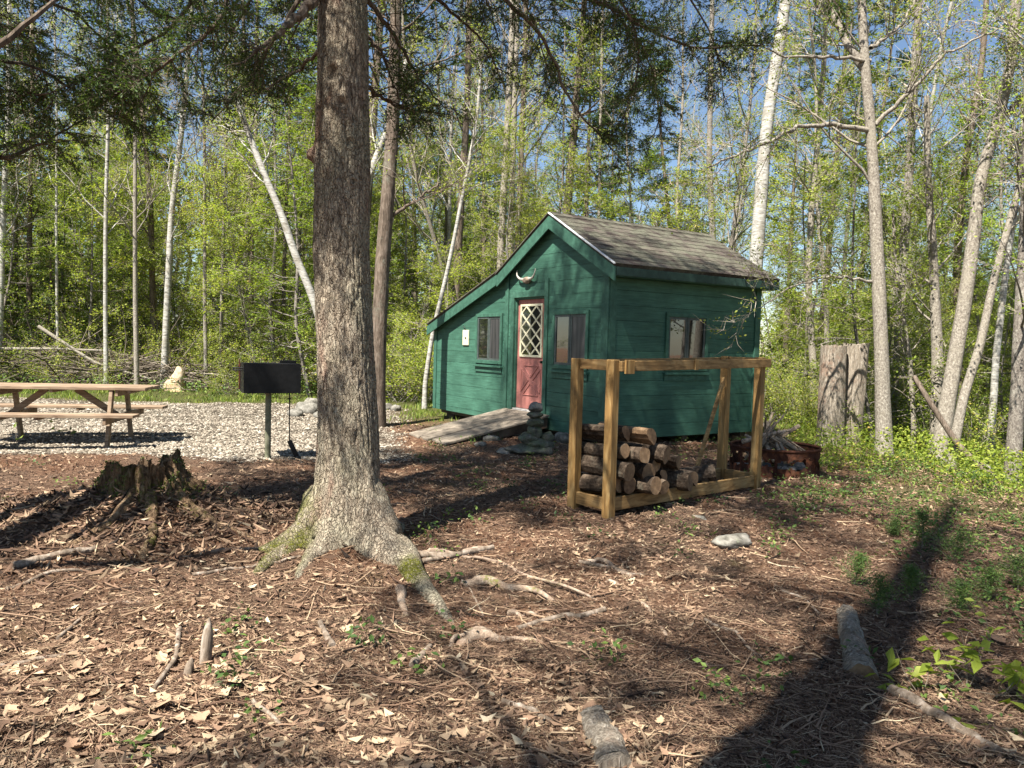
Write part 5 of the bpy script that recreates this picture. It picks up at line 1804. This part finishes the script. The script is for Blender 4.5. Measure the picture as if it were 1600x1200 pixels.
def fb(path, r0, **kw):
    mb = MB(); bough(mb, [P(*q) for q in path], r0, **kw)
    return mb.build('branch', HB, hem)


fb([(560, -160, 5.7), (700, -90, 5.9), (930, 0, 6.3), (1010, 45, 6.6), (1090, 76, 6.8), (1190, 72, 7.0)], .035, leafy=.3)
fb([(560, -90, 5.7), (760, -30, 5.9), (855, 60, 6.2), (890, 160, 6.4), (940, 215, 6.5), (985, 262, 6.6)], .028, leafy=.25, sub=.5)
fb([(560, -20, 5.7), (620, 60, 6.2), (660, 130, 6.6), (700, 175, 6.9)], .022, sub=.5)
fb([(560, -60, 5.7), (700, 10, 6.3), (760, 70, 6.8), (790, 140, 7.1)], .022, sub=.55)
fb([(560, -200, 5.7), (850, -120, 5.8), (985, 10, 6.1), (1005, 110, 6.3), (965, 200, 6.4)], .026, leafy=.4)
fb([(560, -220, 5.7), (900, -160, 6.4), (1060, -30, 6.8), (1120, 60, 7.0), (1130, 150, 7.0)], .026, leafy=.4)
fb([(560, 130, 5.7), (610, 160, 6.3), (660, 185, 6.9)], .02, sub=.5, leafy=.1)
fb([(560, -130, 5.7), (860, -80, 6.6), (1000, 60, 7.2), (1040, 170, 7.4), (1010, 240, 7.4)], .02, leafy=.4)
fb([(560, -140, 5.7), (750, -100, 6.2), (830, 20, 6.5), (860, 120, 6.8)], .02, leafy=.3)
fb([(560, 40, 5.7), (600, 90, 5.9), (640, 200, 6.2)], .014, sub=.4)
fb([(512, -30, 5.5), (490, 2, 5.4), (430, 60, 5.1), (378, 98, 4.9)], .05, leafy=.75, sub=.4, dens=.6)
fb([(512, -60, 5.5), (440, 40, 5.6), (400, 120, 5.9), (330, 190, 6.2)], .02, leafy=.3)
fb([(512, 60, 5.5), (470, 110, 5.9), (430, 130, 6.4), (390, 150, 6.8)], .016, leafy=.2, sub=.45)
fb([(512, -90, 5.5), (480, -10, 6.4), (465, 40, 7), (440, 90, 7.4)], .018, leafy=.2)


# prototype boughs for the crown overhead
pb = []
for k in range(4):
    mb = MB(); L = rng.uniform(2.2, 3.2)
    bough(mb, [(0, 0, 0), (L * .35, .05, .05), (L * .7, .0, -.15), (L, .1, -.5)], .03, leafy=.12, dens=.8, sub=.75)
    pb.append(mb.data('branch', HB))


def boughs(par, wx, wy, z0, z1, n, s0, s1, azr=None):
    for k in range(n):
        t = (k + .5) / n
        o = bpy.data.objects.new('branch', pb[k % 4]); COL.objects.link(o); o.parent = par
        azm = k * 2.4 + rng.uniform(-.3, .3) if azr is None else rng.uniform(*azr)
        s = s0 + (s1 - s0) * t
        wp = par.matrix_basis.inverted() @ Vector((wx, wy, z0 + (z1 - z0) * t))
        o.location = wp; o.rotation_euler = (rng.normal() * .1, rng.uniform(-.05, .25), azm); o.scale = (s, s, s)


boughs(hem, TX, TY, 4.9, 13.0, 66, 1.1, .8)
boughs(hem, TX, TY, 5.2, 9.5, 7, 1.1, 1.0, azr=(-2.3, -.2))  # extra boughs above the view, added to shade the wood rack
h3x, h3y = -3.95, 4.5  # unseen hemlock, added to shade the ground between stump and cabin
h3 = empty('hemlock_tree', (h3x, h3y, gz(h3x, h3y)), 0, 'unseen hemlock added outside the left edge to shade the ground between stump and cabin', 'tree')
a = MB(); trunk_tube(a, [(h3x, h3y, -.1), (h3x + .1, h3y, 6), (h3x, h3y + .1, 14)], .16, .04, 3, 20, .5, 50)
a.build('trunk', M['hemlock_bark'], h3, True)
boughs(h3, h3x, h3y, 5.7, 12.5, 40, 1.05, .7)
boughs(h3, h3x, h3y, 8.5, 12.8, 14, 1.45, 1.3, azr=(.6, 1.9))  # long high boughs added to dapple the cabin front

# hemlock left of the view whose limbs reach into the top left corner
h2x, h2y = -5.4, 3.4
h2 = empty('hemlock_tree', (h2x, h2y, gz(h2x, h2y)), 0, 'hemlock outside the left edge whose limbs hang across the top left corner', 'tree')
a = MB(); trunk_tube(a, [(h2x, h2y, -.1), (h2x + .1, h2y, 6), (h2x, h2y + .1, 13)], .2, .05, 3, 20, .5, 50)
a.build('trunk', M['hemlock_bark'], h2, True)
F2 = lambda path, r0, **kw: (lambda mb: (bough(mb, [P(*q) for q in path], r0, **kw), mb.build('branch', HB, h2))[1])(MB())
F2([(-500, 300, 3.6), (-120, 135, 3.7), (0, 68, 3.8), (45, 36, 3.9), (92, -8, 4.0), (150, -60, 4.1)], .05, leafy=.9, sub=.3, dens=.3)
F2([(-420, 40, 3.8), (-100, -80, 4.4), (250, -60, 4.9), (385, 0, 5.0), (300, 72, 5.0), (215, 128, 5.1), (165, 158, 5.2)], .042, leafy=.62, sub=.5)
F2([(-420, 0, 3.8), (0, -60, 4.8), (300, -40, 5.3), (318, 10, 5.4), (210, 78, 5.3), (100, 145, 5.2), (-10, 154, 5.1)], .032, leafy=.6, sub=.45)
F2([(-420, 200, 3.8), (-100, 240, 4.8), (0, 250, 5.2), (60, 228, 5.6), (130, 186, 6.0)], .036, leafy=.4, sub=.5)
F2([(-420, 100, 3.8), (-60, 90, 4.9), (60, 100, 5.4), (150, 165, 5.8), (230, 200, 6.1)], .024, leafy=.35)
F2([(-420, -20, 3.8), (20, -30, 5.2), (130, 30, 6), (200, 100, 6.4), (260, 190, 6.7)], .024, leafy=.3)
F2([(-420, -40, 3.8), (100, -60, 6), (270, 30, 7), (300, 100, 7.2), (330, 160, 7.4)], .022, leafy=.3)
F2([(-420, 50, 3.8), (-60, 20, 5.2), (40, 50, 6), (80, 130, 6.4), (60, 200, 6.6)], .022, leafy=.3)
F2([(-420, -60, 3.8), (60, -90, 6.2), (330, -30, 7), (380, 50, 7.2), (410, 120, 7.4)], .02, leafy=.3)
boughs(h2, h2x, h2y, 4.6, 12.5, 24, 1.0, .35)

# unseen trees by the viewer: first inferred from its shadow, two added for shade
for k, (x, y, hgt_, r, zb_, nbg, lab) in enumerate(((-1.95, -1.2, 17, .38, 4.0, 38, 'thick hemlock behind the viewer casting the broad trunk shadow'),
                                                  (.7, -.9, 15, .16, 5.5, 13, 'unseen second hemlock added behind the viewer to cast shade at lower right'),
                                                  (2.6, .4, 13, .15, 5.0, 14, 'unseen hemlock added right of the viewer to shade the right slope'))):
    e = empty('hemlock_tree', (x, y, 0), 0, lab, 'tree')
    a = MB(); trunk_tube(a, [(x, y, -.1), (x + .1, y, hgt_ / 2), (x, y + .1, hgt_)], r, .05, k, 18, .5, 40)
    a.build('trunk', M['hemlock_bark'], e, True)
    boughs(e, x, y, zb_, hgt_ * .92, nbg, 1.3, .6)

# ------------------------------------------------------------------ forest floor litter
def sample_floor(n, y0=1.7, y1=13, k=1.6, keep=None):
    u = rng.random(n)
    y = (y0 ** (-k) + u * (y1 ** (-k) - y0 ** (-k))) ** (-1 / k)
    x = rng.uniform(-1, 1, n) * (.72 * y + .8)
    ok = gravel_mask(x, y) < .25
    if keep is not None: ok &= keep(x, y)
    d = ((x - TX) ** 2 + (y - TY) ** 2) > .09
    return x[ok & d], y[ok & d]


def tilt_cards(mb, x, y, L, W, c, lift, tilt=.35, curl=.0):
    n = len(x)
    az_ = rng.uniform(0, 2 * PI, n)
    nz = unit(np.stack([rng.normal(size=n) * tilt, rng.normal(size=n) * tilt, np.ones(n)], 1))
    a = np.stack([np.cos(az_), np.sin(az_), np.zeros(n)], 1)
    a = unit(a - (a * nz).sum(1, keepdims=True) * nz); b = np.cross(nz, a)
    z = surf(x, y) + lift
    c0 = np.stack([x, y, z], 1)
    a = a * L[:, None]; b = b * W[:, None]
    cu = nz * (L * curl)[:, None]
    v = np.stack([c0 - a * .5 + cu * rng.random((n, 1)), c0 - b * .5 + a * rng.uniform(-.2, .2, (n, 1)), c0 + a * .5 + cu * rng.random((n, 1)), c0 + b * .5 + a * rng.uniform(-.2, .2, (n, 1))], 1).reshape(-1, 3)
    q = np.arange(n * 4).reshape(n, 4)
    mb.add(v, np.concatenate([q[:, [0, 1, 2]], q[:, [0, 2, 3]]]), np.concatenate([c, c]))


mb = MB()
patch = lambda x, y: fbm(x * .9, y * .9, 2.2, 3)
x, y = sample_floor(130000, 1.9, 14, .9)          # small fragments
pt = patch(x, y)
c = np.clip(rng.normal(.42, .2, len(x)) + .12 * pt, 0, 1)
ds = .7 + .16 * (y - 2); tilt_cards(mb, x, y, rng.uniform(.012, .045, len(x)) * ds, rng.uniform(.004, .014, len(x)) * ds, c, .004, .4, .25)
x, y = sample_floor(9000, 1.9, 12, 1.5, lambda x, y: (patch(x, y) + .35 * (x < -1) + .3 * ((x > 1.5)) > .05))
c = np.clip(rng.normal(.62, .2, len(x)), 0, 1)      # leaf pieces
tilt_cards(mb, x, y, rng.uniform(.025, .075, len(x)), rng.uniform(.010, .032, len(x)), c, .010, .5, .4)
n = 5200; x = SX + rng.normal(size=n) * .75; y = SY + rng.normal(size=n) * .6
tilt_cards(mb, x, y, rng.uniform(.03, .16, n), rng.uniform(.008, .03, n), np.clip(rng.normal(.35, .25, n), 0, 1), .012, .6, .2)
tag(mb.build('leaf_litter', M['litter']), 'brown leaf crumbs and needles covering the forest floor', 'leaf litter', kind='stuff')

mb = MB()        # dead needles and slivers
x, y = sample_floor(120000, 1.9, 11, 1.3)
n = len(x); azm = rng.uniform(0, 2 * PI, n); L = rng.uniform(.02, .09, n) * (.6 + .5 * rng.random(n))
z = surf(x, y) + rng.uniform(.003, .012, n)
d = np.stack([np.cos(azm), np.sin(azm), rng.normal(size=n) * .12], 1)
p0 = np.stack([x, y, z], 1)
tubes(mb, np.stack([p0, p0 + d * L[:, None]], 1), np.stack([rng.uniform(.0006, .0014, n)] * 2, 1), 3, c=np.clip(rng.normal(.47, .22, n), 0, 1))
tag(mb.build('needle_litter', M['litter']), 'fine dead needles and slivers strewn over the forest floor', 'needles', kind='stuff')

mb = MB()        # twigs
x, y = sample_floor(3600, 1.9, 13, .8)
n = len(x); azm = rng.normal(.3, 1.0, n)
p0 = np.stack([x, y, surf(x, y) + .008], 1); d = np.stack([np.cos(azm), np.sin(azm), np.zeros(n)], 1)
l1, r1 = grow_br(p0, d, rng.uniform(.08, .5, n) ** 1.2, rng.uniform(.002, .0055, n) * (.7 + .1 * y), 6, .075, 0)
l1[:, :, 2] = surf(l1[:, :, 0], l1[:, :, 1]) + rng.uniform(.003, .018, (n, 1)) + np.abs(rng.normal(size=(n, 6))) * .005
tubes(mb, l1, r1, 5, c=np.clip(rng.normal(.42, .22, n), 0, 1))
tag(mb.build('twig_litter', M['litter']), 'countless small twigs scattered over the ground', 'twigs', kind='stuff')


def lobed(n_l, depth, w_):
    a = []
    for k in range(n_l * 2 + 1):
        t = k / (n_l * 2)
        half = w_ * math.sin(PI * min(t * .93 + .05, 1)) ** .7
        if k % 2 == 1: half *= (1 - depth)
        a.append((t, half))
    return a


def dry_leaves(mb, x, y, size, c, curl=.25):
    for q in range(len(x)):
        s = size[q]; az_ = rng.uniform(0, 2 * PI)
        pr = lobed(rng.integers(3, 5), rng.uniform(.2, .5), rng.uniform(.28, .45))
        cr, sr = math.cos(az_), math.sin(az_)
        tl = rng.normal(size=2) * .22; cl = rng.uniform(-.1, curl); cl2 = rng.uniform(-.2, .5)
        z0 = float(surf(np.array([x[q]]), np.array([y[q]]))[0]) + .012
        vs = []
        for (t, h) in pr:
            for sg in (1, 0, -1):
                lx, ly = (t - .5) * s, sg * h * s
                lz = cl * s * (2 * t - 1) ** 2 + cl2 * abs(ly) + tl[0] * lx + tl[1] * ly + rng.uniform(-.02, .02) * s
                vs.append((x[q] + lx * cr - ly * sr, y[q] + lx * sr + ly * cr, z0 + max(lz, -.01)))
        m_ = len(pr); fs = []
        for k in range(m_ - 1):
            fs += [(k * 3, k * 3 + 1, k * 3 + 4, k * 3 + 3), (k * 3 + 1, k * 3 + 2, k * 3 + 5, k * 3 + 4)]
        mb.add(vs, fs, c[q])


mb = MB()
x, y = sample_floor(1500, 1.9, 8, 1.6, lambda x, y: rng.random(len(x)) < np.clip(.10 + .8 * sm(-x, .2, 1.4) * (y < 4.6) + .5 * sm(x, 1.2, 2.0) * (y < 5) + .25 * patch(x, y), 0, 1))
dry_leaves(mb, x, y, rng.uniform(.04, .10, len(x)), np.clip(rng.normal(.68, .16, len(x)), .4, 1))
tag(mb.build('dry_leaves', M['litter']), 'curled dry tan oak and maple leaves lying about', 'dry leaves', kind='stuff')

# gravel pebbles
mb = MB()
n = 85000
u = rng.random(n); y = 7.8 + 10.5 * u ** 1.5; x = rng.uniform(-1, .12, n) * (.72 * y + .5)
ok = rng.random(n) < gravel_mask(x, y); x, y = x[ok], y[ok]; n = len(x)
o6 = np.array([[1, 0, 0], [0, 1, 0], [-1, 0, 0], [0, -1, 0], [0, 0, 1], [0, 0, -1]], float)
sz = rng.uniform(.008, .026, n) * (1 + (rng.random(n) > .93) * .7)
v = o6[None] * (sz[:, None, None]) * rng.uniform(.6, 1.2, (n, 6, 1)) * np.array([1, 1, .6])
az_ = rng.uniform(0, 6.3, n); c_, s_ = np.cos(az_)[:, None], np.sin(az_)[:, None]
vx = v[:, :, 0] * c_ - v[:, :, 1] * s_; vy = v[:, :, 0] * s_ + v[:, :, 1] * c_
v = np.stack([vx + x[:, None], vy + y[:, None], v[:, :, 2] + (surf(x, y) + sz * .25)[:, None]], -1).reshape(-1, 3)
of = np.array([(0, 1, 4), (1, 2, 4), (2, 3, 4), (3, 0, 4), (1, 0, 5), (2, 1, 5), (3, 2, 5), (0, 3, 5)])
f = (np.arange(n)[:, None, None] * 6 + of[None]).reshape(-1, 3)
mb.add(v, f, np.repeat(rng.random(n), 8))
tag(mb.build('gravel', M['pebble']), 'pale crushed stone covering the parking lot under the picnic table', 'gravel', kind='stuff')

# grass
mb = MB()
n = 120000
y = rng.uniform(2.6, 24, n) ** 1.0; x = rng.uniform(-1, 1, n) * (.75 * y + 1)
gmk = grass_mask(x, y)
cl = np.clip(fbm(x * 1.6, y * 1.6, 7, 3) * 1.4 + .5, 0, 1)
ok = (rng.random(n) < gmk * cl) ; x, y = x[ok], y[ok]; n = len(x)
h = rng.uniform(.03, .09, n) * (1 + .4 * (y > 13)); az_ = rng.uniform(0, 6.3, n)
b_ = np.stack([x, y, surf(x, y) - .005], 1); sd_ = np.stack([np.cos(az_), np.sin(az_), np.zeros(n)], 1) * (.003 + .0006 * y)[:, None]
tp = b_ + np.stack([rng.normal(size=n) * .03, rng.normal(size=n) * .03, h], 1)
mb.add(np.stack([b_ - sd_, b_ + sd_, tp], 1).reshape(-1, 3), np.arange(n * 3).reshape(n, 3), rng.random(n))
tag(mb.build('grass', M['grass']), 'thin bright grass edging the gravel and the right slope', 'grass', kind='stuff')

# small green ground plants on the right and in the shade
mb = MB()
n = 2600
y = rng.uniform(2.6, 13, n); x = rng.uniform(-1, 1, n) * (.72 * y + .5)
w_ = np.clip(sm(x + .8 * fbm(x * .8, y * .8, 3, 3), 1.9, 3.4) * 1.0 + .10 * (y > 5.5) * (x > -1.5) + .05, 0, 1)
ok = (rng.random(n) < w_) & (gravel_mask(x, y) < .1)
x, y = x[ok], y[ok]; n = len(x)
per = 22
rr = rng.uniform(.02, .14, (n, per)); aa = rng.uniform(0, 6.3, (n, per))
px = x[:, None] + rr * np.cos(aa); py = y[:, None] + rr * np.sin(aa)
cen = np.stack([px, py, surf(px, py) + rng.uniform(.01, .10, (n, per))], -1).reshape(-1, 3)
leaves(mb, cen, rng.uniform(.02, .05, len(cen)), .7, .55, np.clip(np.repeat(rng.normal(.45, .2, n), per) + rng.normal(0, .15, len(cen)), 0, 1), 0, fold=.08)
# denser carpet beyond the crest on the right
n = 34000
y = rng.uniform(8, 20, n); x = rng.uniform(.36, .80, n) * y + rng.normal(size=n) * .3
ok = x > 3.9 + .4 * fbm(y, x, 0, 2) + np.where(y < 9.5, 1.2, 0); x, y = x[ok], y[ok]; n = len(x)
cen = np.stack([x, y, ground(x, y) + rng.uniform(.0, .55, n) ** 1.3], 1)
leaves(mb, cen, rng.uniform(.03, .06, n), .6, .6, np.clip(rng.normal(.35, .25, n), 0, 1), 1, fold=.08)
n = 16000     # woods floor at left and behind the cabin
y = rng.uniform(18.5, 24, n); x = rng.uniform(-16, 9, n)
cen = np.stack([x, y, ground(x, y) + rng.uniform(.0, .4, n)], 1)
ok = ~((np.abs(y - 21.3) < 1.3) & (x < -8)); cen = cen[ok]
leaves(mb, cen, rng.uniform(.04, .09, len(cen)), .6, .6, np.clip(rng.normal(.65, .22, len(cen)), 0, 1), 0, fold=.08)
tag(mb.build('ground_cover', [M['herb'], M['leaf_yellow']]), 'low green ground plants spreading over the slope and woods edge', 'ground cover', kind='stuff')


# individual seedlings
def seedling(u, v_, h, nleaf, ls, lab, matk='leaf_green', cval=.8, ns=4, spread=.5, up=1.0, lpos=.6):
    g = G(u, v_)
    e = empty('seedling', g, 0, lab, 'seedling')
    a, b = MB(), MB()
    d = rng.normal(size=(ns, 3)) * spread + np.array([0, 0, up])
    l1, r1 = grow_br(np.repeat(g[None], ns, 0), d, rng.uniform(.6, 1.1, ns) * h, .003, 6, .12, .02)
    tubes(a, l1, r1, 5, c=.4); a.build('stem', M['twig'], e)
    pts = l1[:, 2:].reshape(-1, 3)
    sel = pts[rng.integers(0, len(pts), nleaf)]
    leaves(b, sel + rng.normal(size=sel.shape) * .012, rng.uniform(.6, 1.1, nleaf) * ls, lpos, .5, np.clip(rng.normal(cval, .1, nleaf), 0, 1), 0, fold=.10)
    b.build('foliage', M[matk], e)


seedling(1440, 1095, .24, 22, .10, 'bright yellow green seedling at the bottom right, left of its neighbour', 'leaf_yellow', .5, 4, .7)
seedling(1510, 1080, .32, 36, .105, 'largest bright green seedling in the sun at the bottom right', 'leaf_yellow', .45, 4, .7)
seedling(1565, 1090, .28, 26, .10, 'bright green seedling closest to the bottom right corner', 'leaf_yellow', .4, 3, .7)
seedling(1530, 1150, .12, 6, .09, 'single low yellow green leaf cluster at lower right', 'leaf_yellow', .6, 2, .5)
seedling(1545, 1030, .30, 16, .06, 'thin green sprig rising behind the bright seedlings', 'leaf_green', .8, 3, .4)
seedling(90, 690, .42, 5, .12, 'tall weed with broad green leaves before the picnic table', 'leaf_green', .6, 2, .15)
seedling(112, 690, .46, 5, .12, 'second tall weed before the picnic table bench', 'herb', .6, 2, .2)
seedling(25, 700, .30, 4, .09, 'small weed at the left edge before the table leg', 'leaf_green', .5, 2, .3)


def tiny_conifer(u, v_, h, lab):
    g = G(u, v_)
    e = empty('conifer_seedling', g, 0, lab, 'seedling')
    a, b = MB(), MB()
    h = h * rng.uniform(.5, .85)
    pp, rad = grow_br(g[None], np.array([[.05, 0, 1.0]]), h, .006, 10, .04, 0)
    tubes(a, pp, rad, 5, c=.3); a.build('stem', M['twig'], e)
    p, d, r_, t = along(pp, rad, 26, .1, 1, 1.1, .3)
    l2, r2 = grow_br(p, d, h * .95 * (1.1 - t) * rng.uniform(.4, 1.2, 26), .002, 5, .1, .0)
    tubes(b, l2, r2, 3, c=.3)
    cen = (l2[:, :, None] + rng.normal(size=(26, 5, 14, 3)) * .016).reshape(-1, 3)
    leaves(b, cen, rng.uniform(.012, .026, len(cen)), .4, .22, np.clip(rng.normal(.4, .2, len(cen)), 0, 1), 1)
    b.build('foliage', [M['twig'], M['herb']], e)


for (u, v_, h, lab) in ((1370, 960, .42, 'sunlit little conifer seedling above the lichen covered log'), (1335, 915, .25, 'tiny conifer seedling left of the sunlit one'),
                        (1440, 860, .35, 'conifer seedling in half shade left of the ferny clump'), (1490, 880, .40, 'conifer seedling in the middle of the right slope'),
                        (1540, 940, .38, 'dark conifer seedling in the deep shade at right'), (1590, 930, .35, 'dark conifer seedling at the right edge'),
                        (1500, 960, .30, 'low conifer seedling just above the shaded hollow at right'), (1420, 930, .30, 'conifer seedling right of the sunlit one'),
                        (1395, 840, .25, 'small conifer seedling high on the right slope')):
    tiny_conifer(u, v_, h, lab)
